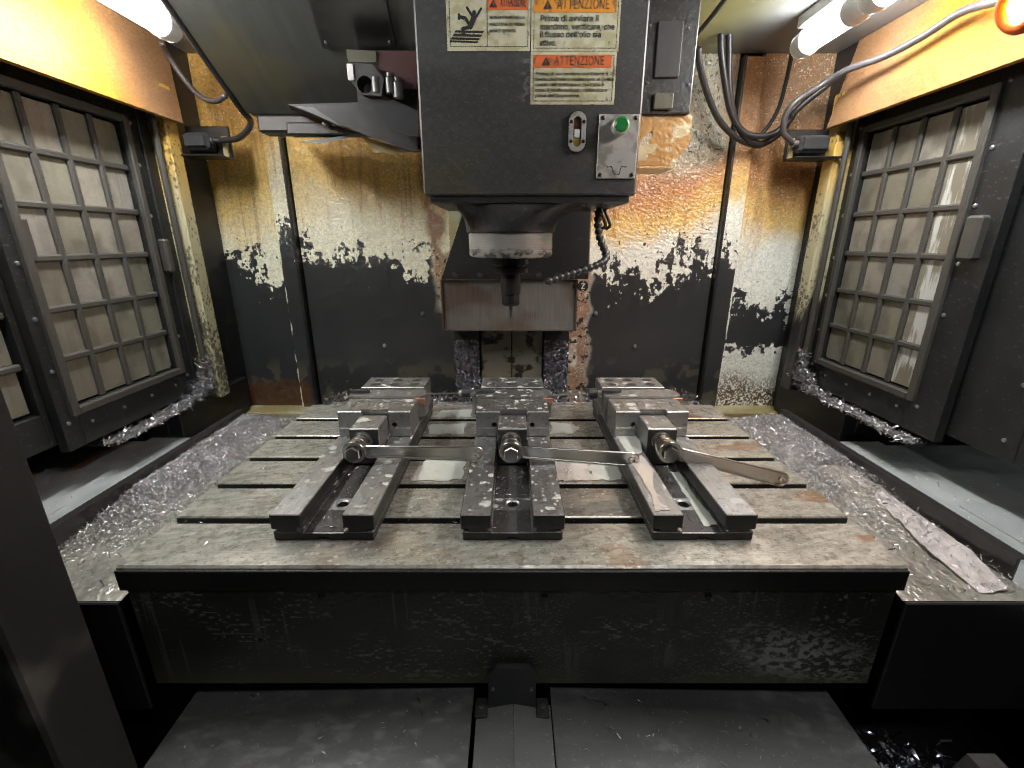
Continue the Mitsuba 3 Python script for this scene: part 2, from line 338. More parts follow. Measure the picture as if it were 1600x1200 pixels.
pr('mat_steel', (.52, .51, .49), 0.22, 1.0)
pr('mat_nose', proc(lambda p, n, uv: C3(.27, .265, .25) * (.85 + .3 * noise(p.x * 30, p.y * 30, p.z * 500)) * (1 - .75 * smoothstep(.498, .475, p.z + (fbm(p.x * 60, p.y * 60, p.z * 60) - .5) * .03) * smoothstep(.45, .55, fbm(p.x * 70, p.y * 70, p.z * 70)))), 0.34, 0.35)
pr('mat_chrome', (.72, .71, .68), 0.24, 1.0, proc(lambda p, n, uv: fbm(p.x * 60, p.y * 60, p.z * 60)), .0004)
pr('mat_bronze_chrome', (.58, .53, .48), 0.24, 1.0)
pr('mat_oxide', (.045, .043, .042), 0.3, 0.7)
pr('mat_bolt', (.40, .40, .41), 0.25, 0.9)
pr('mat_rubber', (.020, .020, .021), 0.42)
pr('mat_cable_grey', (.055, .05, .052), 0.4)
pr('mat_plastic', (.030, .031, .033), 0.38)
def sticker_fn(p, n, uv):
    f = fbm(p.x * 45, p.y * 45, p.z * 45, octaves=4); g = fbm(p.x * 130, 1.0, p.z * 70, octaves=3)
    c = mix(C3(.50, .49, .36), C3(.38, .36, .22), smoothstep(.4, .65, f))
    return mix(c, C3(.05, .045, .03), smoothstep(.74, .80, g) * .6)
pr('mat_sticker', proc(sticker_fn), 0.45)
def header(key, c):
    pr(key, proc(lambda p, n, uv: mix(C3(*c), C3(.12, .06, .03), smoothstep(.60, .72, fbm(p.x * 90, 2.0, p.z * 60, octaves=3)) * .7)), 0.45)
header('mat_orange', (.62, .24, .015)); header('mat_redorange', (.55, .12, .03))
pr('mat_ink', (.012, .012, .012), 0.5)
pr('mat_ink_grey', (.022, .022, .018), 0.5)
def alu_fn(p, n, uv):
    f = fbm(p.x * 40, 1.0, p.z * 40, octaves=4)
    return mix(C3(.42, .42, .40), C3(.24, .235, .21), smoothstep(.45, .7, f))
pr('mat_alu', proc(alu_fn), 0.4, 0.35)
pr('mat_green', (.012, .16, .035), 0.35)
pr('mat_white', (.70, .70, .68), 0.4)
pr('mat_oil', (.30, .22, .07), 0.2)
pr('mat_amber_dark', (.09, .045, .035), 0.2)
pr('mat_red', (.035, .006, .006), 0.5)
pr('mat_ring', (.36, .06, .004), 0.4)
def bracket_fn(p, n, uv):
    f = fbm(p.x * 25, 1.0, p.z * 25, octaves=4)
    c = mix(C3(.50, .44, .28), C3(.40, .24, .09), smoothstep(.42, .55, f))
    return mix(c, C3(.62, .62, .58), smoothstep(.83, .86, p.z + (f - .5) * .12 - p.x * .0) * smoothstep(.40, .36, p.x))
pr('mat_bracket', proc(bracket_fn), 0.3, 0, proc(fine_bump), .002)
def way_fn(p, n, uv):
    b = fbm(p.x * 9, 1.0, p.z * 9); s = noise(p.x * 400, 2.0, p.z * 14)
    return mix(C3(.16, .155, .145), C3(.12, .095, .08), smoothstep(.45, .65, b)) * (.85 + .3 * s)
pr('mat_way', proc(way_fn), 0.34, 0.25)
def column_fn(p, n, uv):
    b = fbm(p.x * 16, p.y * 16, p.z * 16, octaves=4)
    return mix(C3(.16, .15, .12), C3(.018, .015, .012), smoothstep(.52, .60, b))
pr('mat_column', proc(column_fn), 0.35, 0.2, proc(fine_bump), .001)
scene['mat_frost'] = {'type': 'twosided', 'bsdf': {'type': 'diffuse', 'reflectance': {'type': 'rgb', 'value': [.8, .82, .85]}}}
scene['mat_glass'] = {'type': 'thindielectric', 'int_ior': 1.5}

# ------------------------------------------------------------------ enclosure: walls, ceiling, doors
WY = 1.75
bw = struct('back_wall', cat_([bx(-1.12, -.865, WY, WY + .03, -.17, 1.12, .002), bx(-.790, .760, WY + .004, WY + .034, -.17, 1.12, .002), bx(.842, 1.14, WY, WY + .03, -.17, 1.12, .002)]), 'mat_wall')
# folded seams between the sheets
for s, xa, xb in ((-1, -.862, -.803), (1, .772, .838)):
    obj('seam_flange', bx(xa, xb, WY - .014, WY + .02, -.17, 1.09, .003), 'mat_wall', bw)
    xe = xb if s < 0 else xa
    obj('seam_rib', bx(xe, xe - s * .010, WY - .024, WY + .02, -.17, 1.09, .002), 'mat_black', bw)
for u, v in ((660, 490), (601, 540), (931, 490), (992, 541), (485, 381)):
    p = at(u, v, y=WY); obj('bolt', bolt(p, (0, -1, 0), .008, .006), 'mat_bolt', bw)
struct('base_ledge', cat_([bx(-1.12, -.30, 1.665, WY + .03, -.22, -.140, .004), bx(.30, 1.14, 1.665, WY + .03, -.22, -.140, .004)]), 'mat_cream')
struct('machine_base', bx(-1.5, 1.5, .0, 1.9, -.62, -.56, .01), 'mat_tray')
struct('ceiling', cat_([bx(-1.12, -.30, .55, WY, 1.10, 1.13), bx(.30, 1.14, .55, WY, 1.10, 1.13), bx(-.30, .30, 1.45, WY, 1.10, 1.13), bx(-.30, .30, .55, .75, 1.10, 1.13)]), 'mat_ceiling')

DX = 1.08
bolt_n = 0
def side(s, y0, y1, yend, post_y, label_door, label_post, label_fascia, label_sill):
    """one side: s = -1 left, 1 right; panes from y0 (near) to y1 (far); near stile ends at yend"""
    X = lambda a: s * a
    d = thing('enclosure_door', label_door, 'machine door', 'doors of the enclosure')
    z0, z1 = .118, .822
    fr = cat_([bx(X(DX), X(DX + .024), yend, y0, .016, .95), bx(X(DX), X(DX + .024), y1, y1 + .075, .016, .95),
               bx(X(DX + .001), X(DX + .024), y0, y1, .016, z0), bx(X(DX + .001), X(DX + .024), y0, y1, z1, .95)])
    obj('frame', fr, 'mat_black', d)
    # raised bead round the glazing
    w = .020
    for (a, b, c, e) in ((y0 - w, y0, z0 - w, z1 + w), (y1, y1 + w, z0 - w, z1 + w)):
        obj('bead', bx(X(DX - .012), X(DX + .004), a, b, c, e, .003), 'mat_bar', d)
    for (c, e) in ((z0 - w, z0), (z1, z1 + w)):
        obj('bead', bx(X(DX - .0115), X(DX + .004), y0, y1, c, e, .003), 'mat_bar', d)
    nc, nr = 4, 6; cw, ch = (y1 - y0) / nc, (z1 - z0) / nr; g = .0085
    for i in range(1, nc):
        obj('grid_bar', bx(X(DX + .004), X(DX + .02), y0 + i * cw - g, y0 + i * cw + g, z0, z1, .004), 'mat_bar', d)
    for j in range(1, nr):
        obj('grid_bar', bx(X(DX + .0045), X(DX + .0195), y0, y1, z0 + j * ch - g, z0 + j * ch + g, .004), 'mat_bar', d)
    for i in range(nc):
        for j in range(nr):
            m = ('mat_pane', 'mat_pane_grey', 'mat_pane_olive')[int(RNG.integers(0, 3)) if j > 1 else 2]
            if s > 0 and i == 0: m = 'mat_pane_scaled'
            q = Polygon([(y0 + i * cw, z0 + j * ch), (y0 + (i + 1) * cw, z0 + j * ch), (y0 + (i + 1) * cw, z0 + (j + 1) * ch), (y0 + i * cw, z0 + (j + 1) * ch)]).buffer(-.014).buffer(.008, quad_segs=3)
            pm = prism(q, 0, .006, 'x'); pm.apply_translation([X(DX + .013) if s > 0 else X(DX + .013) - .006, 0, 0])
            obj('pane', pm, m, d, smooth=False)
    for k in range(7):
        zz = z0 - .03 + k * (z1 - z0 + .05) / 6 + float(RNG.normal(0, .006))
        for yy in (y0 - .03, y1 + .034):
            if RNG.random() < .85: obj('bolt', bolt((X(DX), yy, zz), (-s, 0, 0), .0052, .004), 'mat_bolt', d)
    for k in range(4):
        obj('bolt', bolt((X(DX), y0 + .03 + k * .1, z0 - .05), (-s, 0, 0), .0045, .004), 'mat_bolt', d)
    hy = (y0 - .055) if s > 0 else (y1 + .05)
    hz = .52 if s > 0 else .47
    hw = .020 if s > 0 else .013
    obj('handle', bx(X(DX - .022), X(DX + .01), hy - hw, hy + hw, hz - .055, hz + .045, .006), 'mat_bar', d)
    # post between the door and the back wall
    p = thing('corner_post', label_post, 'post', 'posts at the back corners')
    obj('post', bx(X(1.025), X(1.10), post_y, post_y + .055, -.02, .95, .004), 'mat_post', p)
    obj('rail', tube([(X(1.045), post_y - .022, 0), (X(1.045), post_y - .022, .9)], .009, curve=False), 'mat_bar', p)
    struct('side_wall', cat_([bx(X(1.075), X(1.12), y1 + .06, WY, -.2, 1.12), bx(X(1.42), X(1.45), .3, 1.75, -.6, .0), bx(X(1.10), X(1.44), 1.33, 1.36, -.5, .0), bx(X(1.10), X(1.15), .55, WY, .95, 1.12)]), 'mat_black')
    sl = single('door_sill', cat_([bx(X(1.048), X(1.125), 1.085, 1.70, -.010, -.001, .002), bx(X(1.055), X(1.10), 1.33, 1.70, -.16, -.0105, .002)]), 'mat_black', label_sill, 'sill', 'sills below the doors')
    f = single('lamp_fascia', hull([(X(1.0), .30, .85), (X(1.0), 1.61 if s > 0 else 1.545, .85), (X(1.012), .30, .848), (X(1.012), 1.61 if s > 0 else 1.545, .848), (X(1.07), .30, 1.098), (X(1.07), 1.64, 1.098), (X(1.085), .30, 1.098), (X(1.085), 1.64, 1.098)]), 'mat_fascia', label_fascia, 'panel', 'fascias under the lamps')

side(-1, 1.045, 1.40, .998, 1.50, 'black side door with tan gridded panes, on the left of the machine', 'worn cream and yellow corner post beside the left door, chips at its foot',
     'orange stained sheet metal fascia above the left door, below the single lamp', 'black door sill under the left door with metal chips lying on it')
side(1, 1.155, 1.53, 1.055, 1.585, 'black side door on the right with whitish scale streaks on one column of panes', 'yellow and black corner post beside the right door, paint peeling halfway down',
     'bright orange stained sheet metal fascia above the right door with a cable along it', 'black door sill under the right door with metal chips lying on it')

def front_door(s, y0, y1, lab):
    X = lambda a: s * a; A = 1.112 if s > 0 else 1.106
    d = thing('sliding_door', lab, 'machine door', 'doors of the enclosure')
    z0, z1 = .118, .822
    obj('frame', cat_([bx(X(A), X(A + .04), y1, 1.075, .035, .95), bx(X(A), X(A + .04), y0 - .05, y0, .035, .95), bx(X(A + .001), X(A + .04), y0, y1, .035, z0), bx(X(A + .001), X(A + .04), y0, y1, z1, .95)]), 'mat_black', d)
    nc, nr = 4, 6; cw, ch = (y1 - y0) / nc, (z1 - z0) / nr
    for i in range(1, nc): obj('grid_bar', bx(X(A + .004), X(A + .02), y0 + i * cw - .0085, y0 + i * cw + .0085, z0, z1, .004), 'mat_bar', d)
    for j in range(1, nr): obj('grid_bar', bx(X(A + .0045), X(A + .0195), y0, y1, z0 + j * ch - .0085, z0 + j * ch + .0085, .004), 'mat_bar', d)
    for i in range(nc):
        for j in range(nr):
            obj('pane', bx(X(A + .014), X(A + .02), y0 + i * cw + .009, y0 + (i + 1) * cw - .009, z0 + j * ch + .009, z0 + (j + 1) * ch - .009, .001), 'mat_pane_olive' if j < 2 else 'mat_pane', d, smooth=False)
    for k in range(6): obj('bolt', bolt((X(A), y1 + .03, .08 + k * .13), (-s, 0, 0), .0052, .004), 'mat_bolt', d)
    obj('handle', bx(X(A - .022), X(A + .01), y1 + .055, y1 + .09, .46, .56, .006), 'mat_bar', d)
front_door(-1, .62, .985, 'black sliding door at the far left edge with only one column of panes showing')
front_door(1, .52, .90, 'black sliding door at the far right edge, set back behind the right door')

# chute plates, tray walls, troughs
for s, lab, lab2 in ((-1, 'left', 'left chip trough'), (1, 'right', 'right chip trough')):
    X = lambda a: s * a
    ye = 1.33 if s < 0 else 1.30
    struct('chute_floor', cat_([bx(X(.915), X(1.16), .30, ye, -.115, -.095, .001), bx(X(1.005), X(1.418), .30, ye - .035, -.112, -.0915, .001), bx(X(1.06), X(1.417), .30, .93, -.110, -.088, .001)]), 'mat_plate')
    yn = .30 if s < 0 else .672
    single('tray_wall', cat_([bx(X(.905), X(.912), yn, 1.42, -.13, -.034, .0015), bx(X(.905), X(.925), yn, 1.42, -.036, -.031, .001)]), 'mat_tray', f'long black sheet metal lip between the {lab} chute plates and the {lab} chip trough', 'tray lip', 'lips along the chip troughs')
def trough_mesh(s):
    nx, ny = 34, 90
    gx, gy = np.meshgrid(np.linspace(.652, .906, nx), np.linspace(.606, 1.41, ny), indexing='ij')
    z = -.056 - .026 * (gx - .652) / .254 + .012 * (meshkit.fbm(np.stack([gx * 30 * s, gy * 30, gx * 0], -1), 4, 3) - .5) + .014 * np.clip((gx - .76) / .1, 0, 1) * np.clip((gy - .75) / .2, 0, 1)
    z = -.064 + (z + .064) * np.clip((gy - .606) / .05, 0, 1)
    V = np.stack([s * gx, gy, z], -1).reshape(-1, 3); i = np.arange(nx * ny).reshape(nx, ny)
    Q = np.stack([i[:-1, :-1], i[1:, :-1], i[1:, 1:], i[:-1, 1:]], -1).reshape(-1, 4)
    Fc = np.vstack([Q[:, [0, 1, 2]], Q[:, [0, 2, 3]]])
    return trimesh.Trimesh(V, Fc if s > 0 else Fc[:, ::-1], process=False), lambda x, y: np.interp(0, [0], [0])
for s in (-1, 1):
    struct('chip_trough', trough_mesh(s)[0], 'mat_trough', smooth=True)
    struct('trough_front', bx(s * .652, s * .93, .598, .6055, -.30, -.0625, .002), 'mat_ink')
    struct('trough_back', bx(s * .30, s * .93, 1.412, 1.42, -.30, -.07, .002), 'mat_tray')
struct('rear_chip_pan', bx(-.66, .66, 1.385, 1.56, -.08, -.055, .002), 'mat_trough')

# ------------------------------------------------------------------ machine table
tb = thing('machine_table', 'stained steel machine table with T-slots across it, carrying the three vises', 'machine table')
slots = [.742 + .127 * k for k in range(5)]
prof = sbox(.612, -.044, 1.379, 0.0)
for c in slots:
    prof = prof.difference(sbox(c - .0105, -.03, c + .0105, .01)).difference(sbox(c - .018, -.033, c + .018, -.018))
pts = [list(prof.exterior.coords)]
chm = []
ring = np.array(prof.exterior.coords)[:-1]
for i in range(len(ring)):                      # break the corners at the top
    a, b, c = ring[i - 1], ring[i], ring[(i + 1) % len(ring)]
    if abs(b[1]) < 1e-9:
        w = .0022
        w = .0035 if abs(b[0] - .612) < 1e-6 else w; chm += [b + (a - b) / np.linalg.norm(a - b) * w, b + (c - b) / np.linalg.norm(c - b) * w]
    else: chm.append(b)
obj('slotted_top', prism(Polygon(chm), -.65, .65, 'x'), 'mat_table', tb, smooth=False)
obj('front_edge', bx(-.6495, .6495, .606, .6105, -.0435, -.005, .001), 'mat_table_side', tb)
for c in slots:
    obj('slot_dark_strip', bx(-.6495, .6495, c + .0085, c + .0102, -.0295, -.003, .0003), 'mat_table_side', tb, smooth=False)  # dark strip along the far wall of each slot
sd = thing('saddle_skirt', 'black oily front skirt under the machine table with whitish splashes', 'skirt')
obj('skirt_plate', cat_([bx(-.645, .645, .613, .64, -.257, -.0445, .002), bx(-.645, -.62, .64, 1.38, -.257, -.0445), bx(.62, .645, .64, 1.38, -.257, -.0445)]), 'mat_skirt', sd)
for x in (-.60, -.32, .055, .33, .60): obj('bolt', bolt((x, .613, -.060), (0, -1, 0), .006, .004), 'mat_oxide', sd)
for x in (-.512, -.438): obj('bolt', bolt((x, .613, -.155), (0, -1, 0), .004, .003), 'mat_oxide', sd)
obj('trim_strip', bx(-.52, -.43, .6115, .6145, -.142, -.1395, .0008), 'mat_bar', sd)

# way cover below and its guide bracket
cv = thing('way_cover', 'sloping dark metal way cover below the table skirt, ridged along its middle', 'way cover')
obj('cover_sheet', sheet([(-.072, .26, -.300), (-.072, .90, -.300), (-.63, .90, -.350), (-.63, .26, -.350)], .004), 'mat_cover', cv)
obj('cover_sheet', sheet([(.63, .26, -.350), (.63, .90, -.350), (.072, .90, -.300), (.072, .26, -.300)], .004), 'mat_cover', cv)
rd = cat_([hull([(0, .26, -.283), (0, .60, -.283), (-.066, .26, -.292), (-.066, .60, -.292), (-.066, .26, -.297), (-.066, .60, -.297), (0, .26, -.29), (0, .60, -.29)]),
           hull([(0.0005, .26, -.283), (.0005, .60, -.283), (.066, .26, -.292), (.066, .60, -.292), (.066, .26, -.297), (.066, .60, -.297), (.0005, .26, -.29), (.0005, .60, -.29)])])
rd.apply_translation([.003, 0, 0])
obj('ridge_cap', rd, 'mat_cover', cv)
br = thing('guide_bracket', 'rounded black metal bracket bolted at the middle of the skirt bottom', 'bracket')
pl = Polygon([(-.042, -.300), (.042, -.300), (.042, -.215), (.030, -.200), (-.028, -.200), (-.042, -.217)]).buffer(-.004).buffer(.004, quad_segs=4)
obj('plate', prism(pl, .596, .606, 'y'), 'mat_plastic', br)
obj('foot', cat_([bx(-.066, -.043, .575, .61, -.294, -.285, .002), bx(.043, .066, .575, .61, -.294, -.285, .002), hull([(-.043, .606, -.265), (.043, .606, -.265), (-.043, .59, -.294), (.043, .59, -.294), (-.043, .606, -.294), (.043, .606, -.294)])]), 'mat_plastic', br)
for x, z in ((-.034, -.247), (.034, -.247)): obj('bolt', bolt((x, .596, z), (0, -1, 0), .0035, .003), 'mat_bolt', br)
for x in (-.055, .055): obj('bolt', bolt((x, .592, -.285), (0, 0, 1), .006, .003), 'mat_bar', br)

# front door jamb
jb = thing('door_jamb', 'near rusty black door jamb in the left foreground', 'door jamb')
obj('jamb_face', bx(-.74, -.57, .393, .48, -.56, 1.2, .004), 'mat_jamb', jb)
jr = thing('door_jamb', 'near black door jamb at the bottom right corner', 'door jamb')
pj = at(1490, 1195, y=.42)
obj('jamb_face', hull([(.505, .40, -.56), (.70, .40, -.56), (.505, .46, -.56), (.70, .46, -.56), (.66, .40, -.20), (.70, .40, -.20), (.66, .46, -.20), (.70, .46, -.20)]), 'mat_ink', jr)

# ------------------------------------------------------------------ machine lamps
def lamp(x, z, y0, y1, lab):
    k = thing('machine_lamp', lab, 'tube lamp', 'tube lamps of the machine')
    t = cyl((x, y0, z), (x, y1 - .035, z), .030, 20)
    scene[k + '__tube'] = {**mikit.ply(t, 'mat_frost', smooth=40), 'emitter': {'type': 'area', 'radiance': {'type': 'rgb', 'value': list(TUBE)}}}
    cap = trimesh.creation.revolve(np.array([(0, 0), (.033, 0), (.034, .02), (.030, .045), (.018, .062), (0, .064)]), sections=24)
    cap.apply_transform(trimesh.geometry.align_vectors([0, 0, 1], [0, 1, 0])); cap.apply_translation([x, y1 - .035, z])
    obj('end_cap', cap, 'mat_frost', k)
    cap2 = cap.copy(); cap2.vertices[:, 1] = y1 + y0 - .035 + .0 - (cap2.vertices[:, 1] - .0); cap2.invert()
    cap2.vertices[:, 1] += (y0 - cap2.vertices[:, 1].max())
    obj('end_cap', cap2, 'mat_frost', k)
    obj('housing', bx(x - .03, x + .03, y0, y1 - .01, z + .034, 1.0995, .003), 'mat_white', k)
lamp(-.88, 1.030, .62, 1.375, 'long lit white tube lamp under the ceiling at the left')
lamp(.82, 1.035, 1.30, 1.50, 'short lit white tube lamp nearest the back wall, at the right')
lamp(.82, 1.035, .55, 1.235, 'lit white tube lamp at the right running out of the top of the picture')
# workshop fitting behind the open machine door
wl = thing('workshop_lamp', 'long white workshop ceiling lamp outside the machine', 'ceiling lamp')
t = bx(-.2, 1.4, -1.2, -1.05, 2.60, 2.63, .002)
scene[wl + '__tube'] = {**mikit.ply(t, 'mat_frost'), 'emitter': {'type': 'area', 'radiance': {'type': 'rgb', 'value': list(SHOP)}}}
obj('housing', bx(-.22, 1.42, -1.22, -1.03, 2.632, 2.68, .004), 'mat_white', wl)

# ------------------------------------------------------------------ spindle head
hd = thing('spindle_head', 'dark grey spindle head hanging above the vises, carrying the warning stickers', 'spindle head')
HY = 1.10
hx0, hx1, hz = -.200, .285, .612
hx0, hx1 = at(662, 305, y=HY)[0], at(993, 305, y=HY)[0]
hz = at(800, 305, y=HY)[2]
obj('housing', bx(hx0, hx1, HY, 1.42, hz, 1.25, .004), 'mat_head', hd)
cyr = np.arange(40) * np.pi / 20; SC = np.array([at(798, 380, y=1.215)[0], 1.215])
ring3 = lambda r, z: np.c_[SC[0] + r * np.cos(cyr), SC[1] + r * np.sin(cyr), np.full(40, z)]
tv, NT = [], 14
bx0, bx1, by0, by1 = hx0 + .035, hx1 - .050, HY + .014, 1.40
for a_ in np.linspace(0, 1, NT):
    w_ = a_ ** 2.4; q_ = np.sign(np.cos(cyr)) * np.abs(np.cos(cyr)) ** .35, np.sign(np.sin(cyr)) * np.abs(np.sin(cyr)) ** .35
    sx_, sy_ = (bx0 + bx1) / 2 + (bx1 - bx0) / 2 * q_[0], (by0 + by1) / 2 + (by1 - by0) / 2 * q_[1]
    tv.append(np.c_[(SC[0] + .113 * np.cos(cyr)) * (1 - w_) + sx_ * w_, (SC[1] + .113 * np.sin(cyr)) * (1 - w_) + sy_ * w_, np.full(40, .5292 + (hz - .001 - .5292) * a_)])
tv = np.vstack(tv); k40 = np.arange(40); tf = []
for a_ in range(NT - 1):
    b0, b1, c0, c1 = a_ * 40 + k40, a_ * 40 + (k40 + 1) % 40, (a_ + 1) * 40 + k40, (a_ + 1) * 40 + (k40 + 1) % 40
    tf += [np.c_[b0, b1, c1], np.c_[b0, c1, c0]]
tf += [np.c_[np.full(38, 0), k40[2:], k40[1:-1]], np.c_[np.full(38, (NT - 1) * 40), (NT - 1) * 40 + k40[1:-1], (NT - 1) * 40 + k40[2:]]]
obj('taper', trimesh.Trimesh(tv, np.vstack(tf), process=False), 'mat_black', hd, smooth=40)
obj('lower_lip', bx(hx0 + .012, hx1 - .012, HY + .004, 1.41, hz - .016, hz - .0015, .003), 'mat_black', hd)
nose = trimesh.creation.revolve(np.array([(0, .468), (.095, .468), (.104, .471), (.107, .476), (.107, .4855), (.1055, .4865), (.1055, .488), (.107, .489), (.107, .5285), (0, .5285)]), sections=64)
nose.apply_translation([SC[0], SC[1], 0]); obj('spindle_nose', nose, 'mat_nose', hd, label='bright steel spindle nose ring')
for k in range(8):
    a = k * math.pi / 4 + .3
    obj('bolt', bolt((SC[0] + .085 * math.cos(a), SC[1] + .085 * math.sin(a), .468), (0, 0, -1), .006, .004), 'mat_oxide', hd)
th = thing('tool_holder', 'small black collet holder with a short drill, in the spindle', 'tool holder')
def lathe(pr_, c=SC, n=28):
    m = trimesh.creation.revolve(np.array(pr_), sections=n); m.apply_translation([c[0], c[1], 0]); return m
obj('flange', lathe([(0, .467), (.046, .467), (.046, .452), (.038, .450), (.038, .444), (.046, .442), (.046, .430), (.032, .427), (0, .427)][::-1]), 'mat_oxide', th)
obj('body', lathe([(0, .4265), (.024, .4265), (.026, .41), (.026, .375), (0, .375)][::-1]), 'mat_oxide', th)
nut = lathe([(0, .3745), (.021, .3745), (.0235, .371), (.0235, .349), (.019, .344), (0, .344)][::-1], n=12)
obj('collet_nut', nut, 'mat_oxide', th)
obj('drill', cat_([cyl((SC[0], SC[1], .344), (SC[0], SC[1], .318), .0045, 12), cyl((SC[0], SC[1], .318), (SC[0], SC[1], .296), .003, 12, r2=.0022), cyl((SC[0], SC[1], .296), (SC[0], SC[1], .292), .0022, 12, r2=.0002)]), 'mat_bolt', th)

# ---- stickers
def text(s, h, x, z, y, width=None, bold=False, depth=.0004):
    m = meshkit.text_mesh(s, h, depth, bold)
    if width: m.apply_scale([width / (m.bounds[1][0] - m.bounds[0][0]), 1, 1])
    v = m.vertices.copy(); m.vertices = np.c_[v[:, 0] + x, y - v[:, 2], v[:, 1] + z]
    return m
def flat(poly, y, d=.0003): return prism(poly, y - d, y, 'y')
def warn_tri(x, z, w, y):
    """warning triangle with an exclamation mark cut in it"""
    t = Polygon([(x, z), (x + w, z), (x + w / 2, z + w * .88)]).buffer(-w * .05).buffer(w * .05)
    m = Polygon([(x + w * .46, z + w * .28), (x + w * .54, z + w * .28), (x + w * .56, z + w * .58), (x + w * .44, z + w * .58)]).union(Point(x + w / 2, z + w * .17).buffer(w * .05))
    return flat(t.difference(m), y)
def frame_line(x0, x1, z0, z1, y, w=.0011):
    return flat(sbox(x0, z0, x1, z1).difference(sbox(x0 + w, z0 + w, x1 - w, z1 - w)), y)
P = lambda u, v: at(u, v, y=HY)[[0, 2]]
YS = HY - .0006
def sticker(lab, u0, v0, u1, v1):
    k = thing('warning_sticker', lab, 'warning sticker', 'warning stickers on the spindle head')
    (x0, z1), (x1, z0) = P(u0, v0), P(u1, v1)
    obj('backing', bx(x0, x1, HY - .0009, HY + .0004, z0, z1, .0002), 'mat_sticker', k, smooth=False)
    return k, x0, x1, z0, z1
yb = HY - .0010
k, x0, x1, z0, z1 = sticker('cream sticker with the black pictogram of a person slipping on a grating', 695, -40, 828, 80)
zt = P(700, 20)[1]; xd = P(761, 40)[0]
obj('border', cat_([frame_line(x0 + .006, x1 - .004, z0 + .007, z1 - .006, yb), flat(sbox(xd, z0 + .007, xd + .0011, z1 - .006), yb - .0002)]), 'mat_ink_grey', k, smooth=False)
hx_0, hx_1, hz_0, hz_1 = xd + .0012, x1 - .0055, P(0, 16)[1], P(0, -6)[1]
obj('header', flat(sbox(hx_0, hz_0, hx_1, hz_1), yb - .0004), 'mat_redorange', k, smooth=False)
wd = hx_1 - hx_0
obj('warning_triangle', warn_tri(hx_0 + .004, hz_0 + .004, .016, yb - .0008), 'mat_ink', k, smooth=False)
obj('title', text('ATTENZIONE', .0125, hx_0 + .026, hz_0 + .0055, yb - .0006, wd - .03, True), 'mat_ink', k, smooth=False)
for ln, vv in (('NON ENTRARE NELLA', 30), ('MACCHINA SE PRIMA', 40.5), ("NON E' SPENTA", 51)):
    obj('text_line', text(ln, .0052, hx_0 + .004, P(0, vv)[1], yb - .0002, (wd - .010) * (1 if 'SP' not in ln else .74), True), 'mat_ink_grey', k, smooth=False)
pc = lambda u, v: tuple(P(694 + (u - 187) / 3.478, v / 3.478))     # from the enlarged view of the sticker
def stroke(pts, w): 
    from shapely.geometry import LineString
    return LineString([pc(*q) for q in pts]).buffer(w, quad_segs=3)
figure = stroke([(312, 45), (345, 95)], .0022).union(stroke([(388, 48), (362, 92)], .0022)).union(stroke([(350, 95), (330, 145)], .0052)).union(stroke([(330, 145), (302, 100), (268, 92)], .0030)).union(stroke([(268, 80), (268, 104)], .0022)).union(stroke([(330, 148), (288, 158), (290, 185)], .0032)).union(Point(pc(350, 70)).buffer(.0040)).union(stroke([(285, 186), (300, 183)], .0018))
obj('slipping_figure', cat_([flat(g, yb - .0004) for g in getattr(figure, 'geoms', [figure])]), 'mat_ink', k, smooth=False)
gr = [Polygon([pc(*q) for q in r]) for r in (((252, 166), (405, 170), (398, 182), (244, 178)), ((240, 184), (394, 190), (386, 203), (232, 198)), ((230, 203), (383, 209), (376, 221), (222, 216)), ((219, 220), (372, 226), (366, 236), (219, 230)))]
obj('grating', cat_([flat(g, yb - .0003) for g in gr]), 'mat_ink', k, smooth=False)

k, x0, x1, z0, z1 = sticker('cream sticker with an orange header, at the upper right of the spindle head', 831, -40, 966, 80.5)
obj('border', frame_line(x0 + .005, x1 - .005, z0 + .005, z1 - .005, yb), 'mat_ink_grey', k, smooth=False)
a, b = P(834, 20), P(964, -4)
obj('header', flat(sbox(a[0], a[1], b[0], b[1]), yb - .0004), 'mat_orange', k, smooth=False)
obj('warning_triangle', warn_tri(P(849, 0)[0], P(0, 15)[1], .018, yb - .0008), 'mat_ink', k, smooth=False)
obj('title', text('ATTENZIONE', .0165, P(870, 0)[0], P(0, 14.5)[1], yb - .0006, P(952, 0)[0] - P(870, 0)[0], False), 'mat_ink', k, smooth=False)
for ln, vv, ue in (('Prima di avviare il', 33.5, 928), ('mandrino, verificare, che', 46.5, 951), ("il flusso dell'olio sia", 58.5, 932), ('attivo.', 71.5, 868)):
    obj('text_line', text(ln, .0098, P(844, 0)[0], P(0, vv)[1], yb - .0002, (ue - 844) / 703 * 1.0, True), 'mat_ink', k, smooth=False)
k, x0, x1, z0, z1 = sticker('cream sticker with a red orange header, just above the oil sight glass', 829.5, 81.2, 959, 163.5)
obj('border', frame_line(x0 + .005, x1 - .005, z0 + .006, z1 - .006, yb), 'mat_ink_grey', k, smooth=False)
a, b = P(833, 106), P(956, 86)
obj('header', flat(sbox(a[0], a[1], b[0], b[1]), yb - .0004), 'mat_redorange', k, smooth=False)
obj('warning_triangle', warn_tri(P(848, 0)[0], P(0, 103)[1], .018, yb - .0008), 'mat_ink', k, smooth=False)
obj('title', text('ATTENZIONE', .0155, P(868, 0)[0], P(0, 102)[1], yb - .0006, P(948, 0)[0] - P(868, 0)[0], False), 'mat_ink', k, smooth=False)
